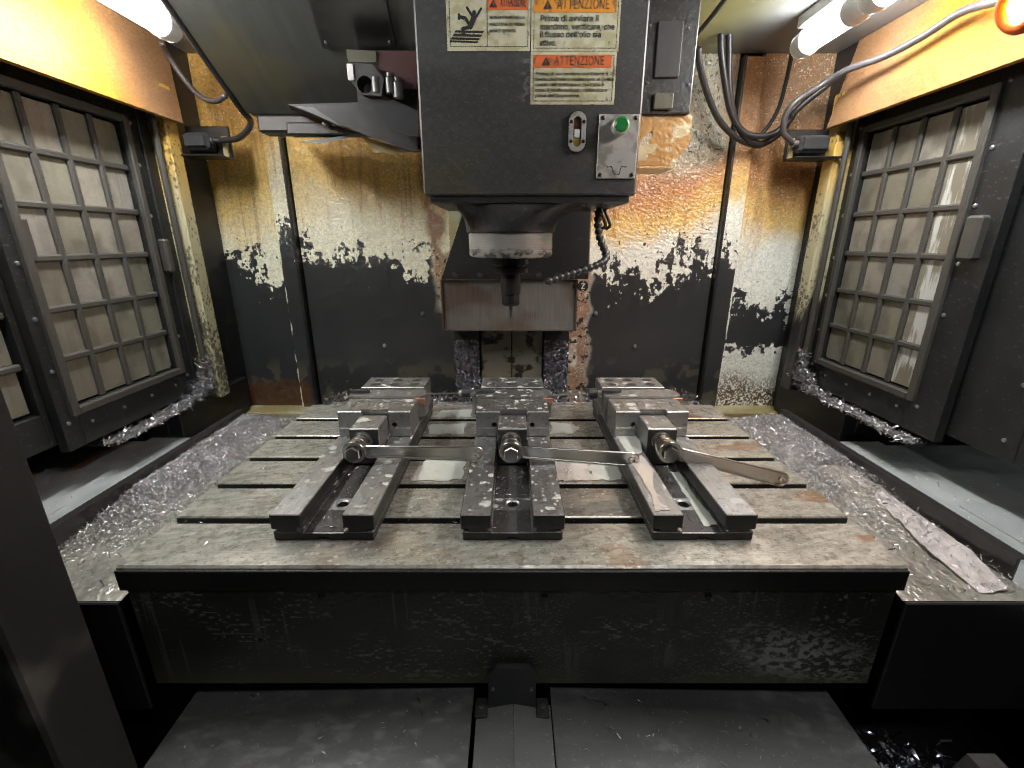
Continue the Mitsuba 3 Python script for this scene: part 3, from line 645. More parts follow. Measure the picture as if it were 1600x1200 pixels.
for ln, vv, ue in (('Prima di accendere verificare il', 118, 943), ("livello dell'olio e mantenerlo al livello", 126.5, 952), ("medio dell'indicatore. Se l'olio \u00e8", 135, 938), ('sotto il livello indicato, rabboccare', 143.5, 943), ("prima dell'accensione", 152, 902)):
    obj('text_line', text(ln, .0062, P(838, 0)[0], P(0, vv)[1], yb - .0002, (ue - 838) / 703 * 1.02), 'mat_ink', k, smooth=False)

# ---- oil sight glass
sg = thing('sight_glass', 'oval steel framed oil level sight glass beside the green button plate', 'sight glass')
c, top, bot = P(901.5, 206), P(901.5, 175), P(901.5, 238)
R = .0185
from shapely.geometry import LineString
slotl = LineString([(c[0], top[1] - R), (c[0], bot[1] + R)])
rim = slotl.buffer(R).difference(slotl.buffer(.0088))
obj('gasket', prism(slotl.buffer(R + .0035), HY - .002, HY + .001, 'y'), 'mat_rubber', sg)
obj('frame', prism(rim, HY - .0085, HY - .0022, 'y'), 'mat_alu', sg)
obj('oil', prism(slotl.buffer(.0084).intersection(sbox(-1, bot[1], 1, c[1] - .012)), HY - .004, HY - .0023, 'y'), 'mat_oil', sg)
obj('tube_upper', prism(slotl.buffer(.0084).intersection(sbox(-1, c[1] - .0118, 1, top[1])), HY - .004, HY - .0023, 'y'), 'mat_amber_dark', sg)
obj('float', bx(c[0] - .006, c[0] + .006, HY - .006, HY - .0042, c[1] - .012, c[1] + .004, .001), 'mat_white', sg)
for dx, dz in ((-.0135, .018), (.0135, .018), (-.0135, -.020), (.0135, -.020)): obj('screw', bolt((c[0] + dx, HY - .0085, c[1] + dz), (0, -1, 0), .0036, .002), 'mat_oxide', sg)

# ---- button plate
bp = thing('button_plate', 'scratched aluminium plate with a green push button and a groove symbol', 'switch plate')
a, b = P(931, 279), P(999, 179)
obj('plate', bx(a[0], b[0], HY - .004, HY - .0002, a[1], b[1], .0008), 'mat_alu', bp)
for px_, pz_ in ((a[0] + .008, a[1] + .007), (b[0] - .008, a[1] + .007), (a[0] + .008, b[1] - .007), (b[0] - .008, b[1] - .007)):
    obj('screw', bolt((px_, HY - .004, pz_), (0, -1, 0), .0045, .003), 'mat_oxide', bp)
bc = P(967, 199)
obj('button_collar', cyl((bc[0], HY - .004, bc[1]), (bc[0], HY - .024, bc[1]), .0185, 32, r2=.0172, c=.002), 'mat_alu', bp)
obj('green_button', cyl((bc[0], HY - .0242, bc[1]), (bc[0], HY - .032, bc[1]), .0150, 32, c=.003), 'mat_green', bp)
gs = [P(947, 261), P(955, 261), P(959, 272.5), P(966.5, 272.5), P(970, 261), P(978, 261)]
obj('groove_symbol', flat(LineString([tuple(q) for q in gs]).buffer(.0008), HY - .0042), 'mat_ink', bp, smooth=False)

# ---- boxes at the right of the head
rb = thing('cable_box', 'black metal cable box on the right flank of the spindle head', 'cable box')
a, b = at(1003, 178, y=1.2), at(1078, 178, y=1.2)
obj('box', bx(hx1 + .002, b[0], 1.2, 1.40, a[2], 1.25, .003), 'mat_black', rb)
q0, q1 = at(1021, 122, y=1.2), at(1068, 34, y=1.2)
obj('cover_panel', bx(q0[0], q1[0], 1.194, 1.1995, q0[2], q1[2], .0015), 'mat_plastic', rb)
q0, q1 = at(1019, 172, y=1.2), at(1052, 146, y=1.2)
obj('grey_pad', bx(q0[0], q1[0], 1.192, 1.1995, q0[2], q1[2], .004), 'mat_grey', rb)
for u, v in ((1016, 40), (1076, 44), (1076, 132), (1012, 130)):
    p = at(u, v, y=1.2); obj('screw', bolt(p, (0, -1, 0), .003, .003), 'mat_bolt', rb)
bk = thing('sheet_bracket', 'rust stained cream sheet metal bracket below the cable box, corner cut off', 'bracket')
Q = lambda u, v: tuple(at(u, v, y=1.21)[[0, 2]])
poly = Polygon([Q(997, 179), Q(1082, 179), Q(1079, 222), Q(1052, 259), Q(997, 259)])
hole = Polygon([Q(999, 222), Q(1020, 204), Q(1020, 214), Q(1003, 228)])
obj('plate', prism(poly.difference(hole), 1.21, 1.214, 'y'), 'mat_bracket', bk)
e0, e1 = at(997, 260, y=1.21), at(1052, 260, y=1.21)
obj('bottom_flange', bx(e0[0], e1[0], 1.208, 1.30, e0[2] - .006, e0[2] - .002, .001), 'mat_bracket', bk)

# ---- column, way cover plate, hood
co = thing('machine_column', 'dark machine column foot behind the vises, caked with metal chips', 'machine column')
obj('foot', bx(-.115, .112, 1.60, 1.74, -.2, .30, .004), 'mat_column', co)
for x0, x1 in ((-.208, -.118), (.115, .205)):
    obj('guide_rail', bx(x0, x1, 1.585, 1.74, -.2, .30, .004), 'mat_black', co)
obj('joint', bx(-.0035, .0015, 1.5965, 1.60, -.1, .27, .0005), 'mat_red', co)
obj('column_body', bx(-.215, .215, 1.62, 1.74, .30, 1.1, .004), 'mat_cream', co)
wp = thing('column_apron', 'grey brown metal apron plate behind the drill', 'apron plate')
a, b = at(692, 517, y=1.5), at(903, 437, y=1.5)
obj('plate', bx(a[0], b[0], 1.5, 1.506, a[2], b[2], .0015), 'mat_way', wp)
obj('edge_fold', cat_([bx(a[0], a[0] + .006, 1.494, 1.4998, a[2], b[2], .001), bx(b[0] - .006, b[0], 1.494, 1.4998, a[2], b[2], .001), bx(a[0] + .007, b[0] - .007, 1.495, 1.4995, a[2], a[2] + .004, .001)]), 'mat_bar', wp)
obj('top_plate', bx(a[0], b[0], 1.507, 1.60, a[2] + .02, b[2], .002), 'mat_black', wp)
ho = thing('way_hood', 'black sloping sheet metal hood above the apron plate', 'hood')
h0, h1, h2, h3 = at(688, 436, y=1.485), at(920, 436, y=1.485), at(924, 330, y=1.34), at(722, 330, y=1.34)
obj('hood_sheet', sheet([h0, h1, h2, h3], .004), 'mat_black', ho)
n_h = np.cross(h1 - h0, h3 - h0); n_h /= np.linalg.norm(n_h); n_h = n_h if n_h[1] < 0 else -n_h
for f_, g_ in ((.09, .08), (.26, .07), (.47, .07), (.66, .07), (.80, .07), (.92, .1)):
    p = h0 * (1 - f_) * (1 - g_) + h1 * f_ * (1 - g_) + h3 * (1 - f_) * g_ + h2 * f_ * g_
    obj('bolt', bolt(p, n_h, .010, .005), 'mat_bar', ho)
obj('side_cheek', sheet([h0, h3, h3 + [0, .20, 0], h0 + [0, .05, 0]], .003), 'mat_cream', ho)
obj('side_cheek', sheet([h1, h1 + [0, .05, 0], h2 + [0, .20, 0], h2], .003), 'mat_cream', ho)
zs = thing('axis_badge', 'small round black badge with a white Z between two dashes', 'badge')
c = at(911, 447, y=1.49); 
obj('disc', cyl((c[0], 1.494, c[2]), (c[0], 1.490, c[2]), .0175, 32, c=.0008), 'mat_ink', zs)
obj('arm', bx(c[0] - .03, c[0] + .004, 1.4945, 1.498, c[2] - .008, c[2] + .008, .001), 'mat_black', zs)
zt_ = text('Z', .017, 0, 0, 1.4896, None, True); zt_.apply_translation([c[0] - zt_.bounds[:, 0].mean(), 0, c[2] - zt_.bounds[:, 2].mean()])
obj('letter', zt_, 'mat_white', zs, smooth=False)
obj('dash', flat(sbox(c[0] - .003, c[2] - .0145, c[0] + .003, c[2] - .0125), 1.4899), 'mat_white', zs, smooth=False)
obj('plus', flat(sbox(c[0] - .003, c[2] + .0125, c[0] + .003, c[2] + .0137).union(sbox(c[0] - .0006, c[2] + .011, c[0] + .0006, c[2] + .0155)), 1.4899), 'mat_white', zs, smooth=False)

# ---- segmented coolant hose
ch = thing('coolant_hose', 'glossy black segmented coolant hose curling from the right of the spindle nose', 'coolant hose')
path = smooth_path([at(938, 318, y=1.28), at(934, 345, y=1.27), at(938, 375, y=1.25), at(948, 400, y=1.22), at(938, 412, y=1.19), at(912, 422, y=1.17), at(880, 432, y=1.15), at(853, 441, y=1.13)], 10)
dl = np.r_[0, np.cumsum(np.linalg.norm(np.diff(path, axis=0), axis=1))]
N = int(dl[-1] / .0165)
for i in range(N):
    a, b = [np.array([np.interp(q * dl[-1], dl, path[:, j]) for j in range(3)]) for q in (i / N, (i + .97) / N)]
    L = np.linalg.norm(b - a); rr = .0105 * (1 - .25 * i / N)
    m = trimesh.creation.revolve(np.array([(0, 0), (rr * .7, 0), (rr * 1.08, L * .25), (rr * 1.1, L * .5), (rr * .8, L * .8), (rr * .66, L), (0, L)]), sections=14)
    m.apply_transform(trimesh.geometry.align_vectors([0, 0, 1], (b - a) / L)); m.apply_translation(a)
    obj('segment', m, 'mat_plastic', ch, smooth=50)
h2_ = thing('short_hose', 'short black hose pair looping out behind the segmented coolant hose', 'hose')
for du in (0, 7):
    obj('hose', tube([at(936 + du, 325, y=1.33), at(941 + du, 336, y=1.32), at(946 + du, 352, y=1.32), at(940 + du, 358, y=1.33)], .0045), 'mat_rubber', h2_)

# ------------------------------------------------------------------ tool changer (upper left)
tc = thing('tool_changer', 'grey green tool changer cover hanging at the upper left beside the spindle head', 'tool changer')
a, b = at(385, 176, y=1.45), at(560, 163, y=1.45)
xl, zl = a[0], a[2]; xr = hx0 - .01
slope = lambda y: zl + (1.45 - y) * .62
obj('cover_sheet', sheet([(xl, 1.45, zl), (xr - .005, 1.45, zl), (xr - .005, 1.03, slope(1.03)), (xl, 1.03, slope(1.03))][::-1], .004), 'mat_grey', tc)
obj('cover_lip', cat_([bx(xl + .01, xr - .22, 1.452, 1.60, zl - .005, zl + .012, .003), hull([(xl, 1.451, zl), (xl + .004, 1.451, zl), (xl, 1.03, slope(1.03)), (xl + .004, 1.03, slope(1.03)), (xl, 1.46, zl + .06), (xl + .004, 1.46, zl + .06), (xl, 1.05, slope(1.03) + .02), (xl + .004, 1.05, slope(1.03) + .02)])]), 'mat_bar', tc)
n_c = np.array([0, -.62, -1.0]); n_c /= np.linalg.norm(n_c)
def on_cover(u, v):
    a_, b_ = (u - 800) / F, (v - 600) / F; d = np.array([a_, CP - SP * b_, -SP - CP * b_])
    p0 = np.array([xl, 1.45, zl]); t_ = ((p0 - EYE) @ n_c) / (d @ n_c); return EYE + d * t_
pq = [on_cover(u, v) + n_c * .012 for u, v in ((505, 70), (619, 68), (600, -25), (478, -25))]
obj('access_plate', sheet(pq, .008), 'mat_oxide', tc, label='flat black square access plate')
for u, v in ((511, 60), (610, 60)): obj('bolt', bolt(on_cover(u, v) + n_c * .012, n_c, .005, .004), 'mat_bar', tc)
obj('red_backing', sheet([at(u, v, y=1.24) for u, v in ((588, 80), (652, 80), (652, 140), (600, 140))], .003), 'mat_red', tc)
obj('tan_backing', sheet([at(u, v, y=1.235) for u, v in ((541, 78), (588, 80), (588, 98), (545, 98))], .003), 'mat_grey', tc)
# gripper block with bore and pins
Q = lambda u, v: tuple(at(u, v, y=1.21)[[0, 2]])
blk = Polygon([Q(541, 100), Q(553, 98), Q(581, 100), Q(600, 122), Q(596, 150), Q(566, 148), Q(545, 124)])
bore = Point(*Q(570, 132)).buffer(.018)
obj('gripper_block', prism(blk.difference(bore), 1.21, 1.26, 'y'), 'mat_vise_dark', tc)
obj('white_tag', bx(Q(542, 100)[0], Q(552, 100)[0], 1.2065, 1.2095, Q(0, 126)[1], Q(0, 100)[1], .001), 'mat_white', tc)
for u, v, r in ((589, 130, .013), (610, 131, .012), (622, 138, .012)):
    p = at(u, v, y=1.22); obj('pin', cat_([cyl(p - [0, 0, .022], p + [0, 0, .012], r, 20, c=.002), cyl(p + [0, 0, .0125], p + [0, 0, .022], r * .7, 20, c=.001)]), 'mat_vise_dark', tc)
obj('arm_plate', sheet([at(u, v, y=1.23) for u, v in ((566, 150), (600, 150), (655, 175), (655, 215), (612, 205))], .006), 'mat_plastic', tc)
obj('carrier_block', hull(np.vstack([[at(u, v, y=1.27) for u, v in ((556, 104), (652, 100), (652, 236), (560, 176))], [at(u, v, y=1.42) for u, v in ((556, 110), (652, 104), (652, 236), (560, 176))]])), 'mat_ink', tc)
# lower dark chute with its tan plates
obj('lower_chute', hull(np.vstack([[at(u, v, y=1.33) for u, v in ((450, 163), (560, 160), (650, 205), (650, 238), (600, 222))], [at(u, v, y=1.43) for u, v in ((455, 172), (560, 170), (650, 212), (650, 236))]])), 'mat_ink', tc)
obj('tan_plate', sheet([at(u, v, y=1.325) for u, v in ((463, 166), (490, 168), (538, 200), (516, 190))], .003), 'mat_grey', tc)
obj('tan_plate', sheet([at(u, v, y=1.40) for u, v in ((565, 213), (640, 235), (652, 238), (586, 239))], .004), 'mat_cream', tc)
obj('shelf_plate', hull(np.vstack([[at(u, v, y=1.42) for u, v in ((466, 222), (500, 224), (545, 216), (538, 212), (505, 217))], [at(u, v, y=1.46) for u, v in ((470, 222), (540, 214))]])), 'mat_grey', tc)
obj('crossbar', cat_([bx(xl + .03, xr - .20, 1.44, 1.50, zl - .052, zl - .006, .006), bx(xl + .12, xr - .13, 1.42, 1.46, zl - .062, zl - .030, .004)]), 'mat_ink', tc)
for u, v in ((507, 193), (521, 193)):
    p = at(u, v, y=1.40); obj('bolt', bolt(p, (0, -1, 0), .006, .006), 'mat_bolt', tc)
obj('jaw_bracket', bx(at(625, 0, y=1.36)[0], at(655, 0, y=1.36)[0], 1.36, 1.40, at(0, 234, y=1.36)[2], at(0, 214, y=1.36)[2], .002), 'mat_bar', tc)

# ------------------------------------------------------------------ switches and cables
def switch(s, lab, u0, v0, u1, v1, y, su0, sv0, su1, sv1):
    k = thing('limit_switch', lab, 'limit switch', 'limit switches on the back wall')
    a, b = at(u0, v1, y=y), at(u1, v0, y=y)
    obj('body', bx(a[0], b[0], y, y + .05, a[2], b[2], .008), 'mat_plastic', k)
    obj('lid', bx(a[0] + .008, b[0] - .008, y - .006, y - .0005, a[2] + .008, b[2] - .008, .003), 'mat_plastic', k)
    g0 = at(u1 if s < 0 else u0, (v0 + v1) / 2, y=y + .02); g0[1] = y + .02
    obj('gland', cyl(g0, g0 + np.array([-s, 0, 0]) * .022, .010, 12, c=.002), 'mat_bolt', k)
    c, d = at(su0, sv1, y=y + .06), at(su1, sv0, y=y + .06)
    obj('bracket', cat_([bx(c[0], d[0], y + .052, y + .060, c[2], d[2], .002), bx(c[0], d[0], y - .02, y + .0595, c[2] - .006, c[2] - .001, .002)]), 'mat_oxide' if s < 0 else 'mat_black', k)
    obj('cream_clip', bx(d[0] - .022 if s < 0 else c[0] + .006, d[0] - .006 if s < 0 else c[0] + .022, y + .040, y + .0515, c[2], c[2] + .06, .002), 'mat_cream', k)
    return g0 + np.array([-s, 0, 0]) * .022
gl = switch(-1, 'small black limit switch on a bracket in the left corner', 287, 206, 322, 233, 1.56, 300, 198, 358, 247)
gr_ = switch(1, 'black limit switch on a dark bracket in the right corner', 1249, 210, 1301, 238, 1.58, 1222, 203, 1301, 250)
def cable(lab, pts, r, mat='mat_rubber', name='cable', cat='cable'):
    return single(name, tube(pts, r), mat, lab, cat, smooth=True)
cable('black cable curving from the left limit switch up to the tool changer', [gl, gl + [.03, 0, 0], at(372, 216, y=1.55), at(388, 202, y=1.52), at(391, 188, y=1.49), np.array([xl - .006, 1.44, zl + .004]), np.array([xl - .009, 1.33, slope(1.33)]), np.array([xl - .009, 1.2, slope(1.2)]), np.array([xl - .009, 1.04, slope(1.04)])], .0085)
cable('grey lamp cable hanging from the end of the left tube lamp', [at(252, 66, y=1.46), at(262, 85, y=1.50), at(285, 120, y=1.52), at(312, 150, y=1.52), at(335, 158, y=1.50), at(352, 150, y=1.46)], .0075, 'mat_cable_grey')
glp = thing('cable_gland', 'pair of black cable glands under the ceiling at the right', 'cable gland')
for du in (0, 12):
    p = at(1126 + du, 30 - du * .7, y=1.60); obj('gland', cat_([cyl(p, p + [0, 0, .02], .011, 8, c=.002), cyl(p + [0, 0, .0205], p + [0, 0, .04], .014, 8, c=.002)]), 'mat_plastic', glp)
cable('thick black cable dropping from the left gland of the pair', [at(1127, 35, y=1.60), at(1127, 80, y=1.61), at(1133, 130, y=1.63), at(1142, 175, y=1.65), at(1160, 205, y=1.66), at(1185, 213, y=1.66), at(1210, 208, y=1.66), at(1232, 190, y=1.65), at(1240, 178, y=1.64)], .0098)
cable('thick black cable dropping from the right gland of the pair', [at(1139, 26, y=1.60), at(1139, 80, y=1.62), at(1140, 140, y=1.64), at(1150, 190, y=1.66), at(1168, 216, y=1.67), at(1192, 224, y=1.68), at(1222, 205, y=1.68), at(1245, 172, y=1.66), at(1290, 135, y=1.63), at(1320, 112, y=1.60)], .0098)
cable('black cable sagging from beside the cable box, leftmost of the loop', [at(1091, 74, y=1.50), at(1092, 95, y=1.52), at(1103, 140, y=1.58), at(1122, 185, y=1.63), at(1150, 215, y=1.67), at(1180, 227, y=1.69), at(1196, 224, y=1.69)], .0095)
cable('thin black cable hanging below the short tube lamp', [at(1238, 80, y=1.55), at(1230, 120, y=1.60), at(1218, 165, y=1.64), at(1202, 195, y=1.66), at(1188, 212, y=1.67)], .006)
fx = lambda z: 1.0 + (z - .85) * .28
cable('long grey cable running along the right fascia to the signal lamp', [gr_, gr_ + [-.02, -.01, .01], at(1224, 205, y=1.58), at(1228, 180, y=1.57), at(1245, 158, y=1.56), at(1285, 132, y=1.55), at(1322, 110, y=1.50), at(1382, 88, x=.985), at(1440, 58, x=1.0), at(1500, 20, x=1.00), at(1552, 3, x=.97), at(1590, -8, x=.945), at(1640, -45, x=.93)], .0088, 'mat_cable_grey')
cable('thin black pipe running up beside the spindle head at the right', [at(1090, 52, y=1.42), at(1115, 22, y=1.36), at(1150, -25, y=1.28)], .006, 'mat_plastic', 'pipe', 'pipe')
og = thing('signal_lamp', 'lit orange signal lamp in a ring at the top right corner', 'signal lamp')
oc = at(1597, 8, x=.92); nd = np.array([-.9, .10, -.42]); nd /= np.linalg.norm(nd)
tor = trimesh.creation.torus(.034, .013, 36, 14); tor.apply_transform(trimesh.geometry.align_vectors([0, 0, 1], nd)); tor.apply_translation(oc)
obj('ring', tor, 'mat_ring', og)
scene[og + '__lens'] = {**mikit.ply(cyl(oc - nd * .004, oc + nd * .006, .023, 24), 'mat_frost'), 'emitter': {'type': 'area', 'radiance': {'type': 'rgb', 'value': list(SIGNAL)}}}
obj('base', cyl(oc - nd * .02, oc - nd * .0045, .040, 24), 'mat_plastic', og)

# ------------------------------------------------------------------ vises
def union_boxes(*b): return union(*b)
def vise_parts():
    """(name, mesh, material) round x = 0; the bed runs from y = .680 to 1.30 on the table top"""
    out = []
    y0, y1 = .680, 1.300
    bed = union(bx(-.089, .089, y0, y1, .0006, .0175, .0015), bx(-.078, .078, y0 + .0005, y1, .010, .030, .001),
                bx(-.092, -.038, y0, y1, .022, .052, .0016), bx(.036, .092, y0, y1, .022, .052, .0016))
    bed = cut(bed, bx(-.047, .045, y0 - .01, y1 + .01, .0185, .026, .0005), bx(-.0375, .0355, y0 - .01, y1 + .01, .0145, .0305, .0005),
              bx(-.010, .010, y0 - .01, y0 + .012, -.01, .0062, .0005), cyl((0, .775, .002), (0, .775, .04), .0105, 24), cyl((0, .775, .0105), (0, .775, .0155), .008, 24, r2=.0155))
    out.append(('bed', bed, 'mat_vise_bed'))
    out.append(('channel_floor', bx(-.036, .034, y0 + .004, .772 - .02, .0135, .0152, .0004), 'mat_vise_dark'))
    out.append(('channel_floor', bx(-.036, .034, .772 + .022, 1.0, .0135, .0152, .0004), 'mat_vise_dark'))
    jaw = cut(union(bx(-.0885, .0885, 1.013, 1.105, .0525, .117, .002), bx(-.0365, .0365, .99, 1.10, .030, .058, .001)),
              bx(-.030, .036, 1.00, 1.028, .05, .13, .001), bx(-.062, .062, 1.040, 1.082, .1150, .13, .0005),
              cyl((-.044, 1.0, .083), (-.044, 1.04, .083), .006, 16), cyl((.048, 1.0, .083), (.048, 1.04, .083), .006, 16))
    out.append(('moving_jaw', jaw, 'mat_vise'))
    out.append(('jaw_insert', bx(-.024, .026, 1.0415, 1.0805, .1140, .1164, .0006), 'mat_vise'))
    out.append(('jaw_insert', cat_([bx(-.0605, -.0265, 1.0415, 1.0805, .1145, .1160, .0004), bx(.0285, .0605, 1.0415, 1.0805, .1145, .1160, .0004)]), 'mat_vise'))
    out.append(('jaw_skirt', cat_([bx(-.0875, -.039, 1.0115, 1.014, .0535, .075, .0006), bx(.039, .0875, 1.0115, 1.014, .0535, .075, .0006)]), 'mat_vise'))
    out.append(('nut_block', bx(-.0325, .0325, .934, 1.016, .020, .1065, .002), 'mat_vise'))
    out.append(('nut_shade_plate', bx(-.0325, .0325, .9315, .9338, .020, .1045, .0006), 'mat_vise_dark'))  # dark plate over the block front, shade put in as colour
    sz, sy = .079, .9312
    out.append(('thrust_washer', cyl((-.003, sy, sz), (-.003, sy - .012, sz), .0225, 32, c=.002), 'mat_vise_dark'))
    out.append(('screw_collar', cat_([cyl((-.003, sy - .0122, sz), (-.003, sy - .024, sz), .0195, 32, c=.002), cyl((-.003, sy - .0245, sz), (-.003, sy - .036, sz), .0215, 32, c=.002)]), 'mat_steel'))
    out.append(('screw_hex', cyl((-.003, sy - .0362, sz), (-.003, sy - .074, sz), .0172, 6, c=.0015), 'mat_steel'))
    fj = union(bx(-.0885, .0885, 1.195, 1.292, .0525, .119, .002), bx(-.0365, .0365, 1.2, 1.28, .02, .06, .001))
    for i in range(3):
        for j in range(2):
            fj = cut(fj, cyl((-.055 + .055 * i, 1.222 + .042 * j, .105), (-.055 + .055 * i, 1.222 + .042 * j, .13), .0135, 20))
    out.append(('fixed_jaw', fj, 'mat_vise'))
    out.append(('jaw_plate', bx(-.086, .086, 1.106, 1.113, .055, .1155, .001), 'mat_vise_dark'))
    return out
VX = (-.334, 0.001, .339)
def vise(i, lab):
    k = thing('machine_vise', lab, 'vise', 'vises on the machine table')
    tw = T().translate([VX[i], 0, 0])
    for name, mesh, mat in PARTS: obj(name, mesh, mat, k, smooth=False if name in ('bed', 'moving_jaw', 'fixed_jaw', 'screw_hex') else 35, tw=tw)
    return k
PARTS = [(n, m, t) for n, m, t in vise_parts()]
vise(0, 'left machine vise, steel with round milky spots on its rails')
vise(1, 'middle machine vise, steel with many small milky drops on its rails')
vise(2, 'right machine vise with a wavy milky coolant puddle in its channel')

# ---- stop bars across the jaws
def stop_bar(i, lab, style):
    k = thing('stop_bar', lab, 'stop bar', 'stop bars lying between the vise jaws')
    x = VX[i]; z = .121; yc = 1.142
    pl = Polygon([(x - .095, yc - .030), (x + .088, yc - .031), (x + .104, yc - .020), (x + .104, yc + .018), (x + .09, yc + .029), (x - .095, yc + .029)])
    obj('bar', prism(pl, .0625, z, 'z'), 'mat_vise', k, smooth=20)
    tip = Polygon([(x - .098, yc - .006), (x - .062, yc - .008), (x - .046, yc), (x - .062, yc + .009), (x - .098, yc + .008)])
    obj('black_tip', prism(tip, z + .0003, z + .008, 'z'), 'mat_plastic', k, smooth=20)
    obj('copper_end', bx(x + .080, x + .1065, yc - .036, yc - .0315, z - .018, z - .003, .001), 'mat_copper', k)
    if style == 0:
        obj('lever', hull([(x - .125, yc - .004, z + .0), (x - .118, yc - .004, z), (x - .113, yc, z + .030), (x - .100, yc, z + .034), (x - .125, yc + .004, z), (x - .103, yc + .004, z + .034)]), 'mat_steel', k)
        obj('lever_nut', cyl((x - .112, yc - .012, z - .004), (x - .100, yc - .012, z + .001), .010, 8, c=.001), 'mat_chrome', k)
    else:
        obj('knob', cyl((x - .135, yc - .004, z), (x - .112, yc - .004, z), .011 if style == 1 else .0145, 14, c=.002), 'mat_plastic', k)
        obj('knob_nut', cyl((x - .1115, yc - .004, z), (x - .100, yc - .004, z), .008, 6, c=.001), 'mat_chrome', k)
        obj('post', bx(x - .107, x - .0985, yc - .008, yc, .06, z - .009, .001), 'mat_steel', k)
        if style == 1: obj('pale_ring', cyl((x - .142, yc - .004, z), (x - .1355, yc - .004, z), .0085, 14), 'mat_film', k)
pr('mat_copper', (.42, .20, .14), .4, .3)
stop_bar(0, 'stop bar on the left vise with a small raised steel lever', 0)
stop_bar(1, 'stop bar on the middle vise with a slim black knob', 1)
stop_bar(2, 'stop bar on the right vise with a thick black ribbed knob', 2)
for i, lab in ((0, 'thin steel rod bridging the left and the middle vise'), (1, 'thin steel rod bridging the middle and the right vise')):
    single('stop_rod', tube([(VX[i] + .1, 1.142, .118 - .004 * i), (VX[i + 1] - .141, 1.139, .121)], .0022, curve=False), 'mat_steel', lab, 'rod', smooth=True)

# ---- ring wrenches on the vise screws
def wrench(i, ang, lab, mat, hole=True):
    k = thing('ring_wrench', lab, 'wrench', 'wrenches on the vise screws')
    L = .262; sy = .9312 - .0362 - .018
    prof = Polygon([(0, -.011), (.030, -.0125), (L - .03, -.0150), (L, -.0150), (L, .0150), (L - .03, .0150), (.030, .0120), (0, .011)]).union(Point(L - .002, 0).buffer(.0150))
    prof = prof.buffer(-.003).buffer(.003)
    prof = prof.difference(Point(L, 0).buffer(.0058)).difference(Point(0, 0).buffer(.0225))
    m1 = prism(prof, -.0038, .0032, 'y')
    gv = prism(LineString([(.045, 0), (L - .035, 0)]).buffer(.0085), -.006, -.0026, 'y')
    m1 = cut(m1, gv)
    rg = trimesh.creation.revolve(np.array([(.0175, -.009), (.0240, -.009), (.0255, -.006), (.0255, .006), (.0240, .009), (.0175, .009), (.0175, -.009)]), sections=40)
    rg.apply_transform(trimesh.geometry.align_vectors([0, 0, 1], [0, 1, 0]))
    R = trimesh.transformations.rotation_matrix(-ang, [0, 1, 0])
    tw = T().translate([VX[i] - .003, sy, .079]) @ T().rotate([0, 1, 0], math.degrees(ang))
    obj('handle', m1, mat, k, smooth=30, tw=tw)
    obj('ring', rg, mat, k, smooth=40, tw=tw)
    ol = np.array(Polygon([(.026, -.0118), (L - .03, -.0145), (L, -.0145), (L, .0145), (L - .03, .0145), (.026, .0115)]).union(Point(L - .002, 0).buffer(.0145)).exterior.coords)
    ol = ol[::-1] if ol[0][0] > .1 else ol
    obj('rim', tube(np.c_[ol[:, 0], np.full(len(ol), -.0025), ol[:, 1]], .0032, curve=False), mat, k, smooth=True, tw=tw)
    er = trimesh.creation.torus(.0072, .0018, 24, 8); er.apply_transform(trimesh.geometry.align_vectors([0, 0, 1], [0, 1, 0])); er.apply_translation([L, -.0042, 0])
    obj('hole_rim', er, mat, k, smooth=True, tw=tw)
wrench(0, .02, 'chrome ring wrench on the left vise screw, lying level', 'mat_chrome')
wrench(1, .075, 'chrome ring wrench on the middle vise screw, tilted slightly down', 'mat_chrome')
wrench(2, .26, 'brownish ring wrench on the right vise screw, tilted most', 'mat_bronze_chrome')

# ------------------------------------------------------------------ coolant puddles
def puddle(pts, z, lab, mat='mat_film', wob=.004, th=.0012):
    P_ = Polygon(pts); per = np.array([P_.exterior.interpolate(t_, normalized=True).coords[0] for t_ in np.linspace(0, 1, 120, endpoint=False)])
    c_ = per.mean(0); w = meshkit.fbm(np.c_[per * 55, np.zeros(len(per))], 3, 5) - .5
    d_ = per - c_; d_ /= np.linalg.norm(d_, axis=1, keepdims=True) + 1e-9
    q = Polygon(per + d_ * w[:, None] * wob * 4).buffer(0)
    q = max(getattr(q, 'geoms', [q]), key=lambda g: g.area)
    lo, hi = np.array(q.exterior.coords)[:-1], q.buffer(-.0012)
    hi = max(getattr(hi, 'geoms', [hi]), key=lambda g: g.area)
    return single('coolant_puddle', prism(q, z, z + th, 'z'), mat, lab, 'puddle', 'coolant puddles', smooth=50)
tz = lambda u, v: tuple(at(u, v, z=0)[:2])
puddle([tz(640, 752), tz(722, 750), tz(728, 718), tz(664, 720)], .0003, 'broad milky puddle on the table strip between the left and middle vises', 'mat_film')
puddle([tz(668, 679), tz(724, 678), tz(728, 662), tz(672, 664)], .0003, 'milky puddle behind the left wrench handle', 'mat_film')
puddle([tz(866, 752), tz(925, 751), tz(918, 719), tz(868, 719)], .0003, 'pinkish milky puddle on the table strip right of the middle vise', 'mat_film_warm_lit')
puddle([tz(926, 751), tz(972, 750), tz(960, 719), tz(920, 719)], .0003, 'grey milky puddle on the table beside the right vise base', 'mat_film')
puddle([tz(860, 678), tz(898, 677), tz(905, 668), tz(880, 661), tz(861, 662)], .0003, 'small milky puddle beside the middle vise jaw', 'mat_film')
puddle([tz(676, 652), tz(735, 652), tz(738, 640), tz(690, 642)], .0003, 'white puddle on the rear table strip right of the left vise', 'mat_film', .002)
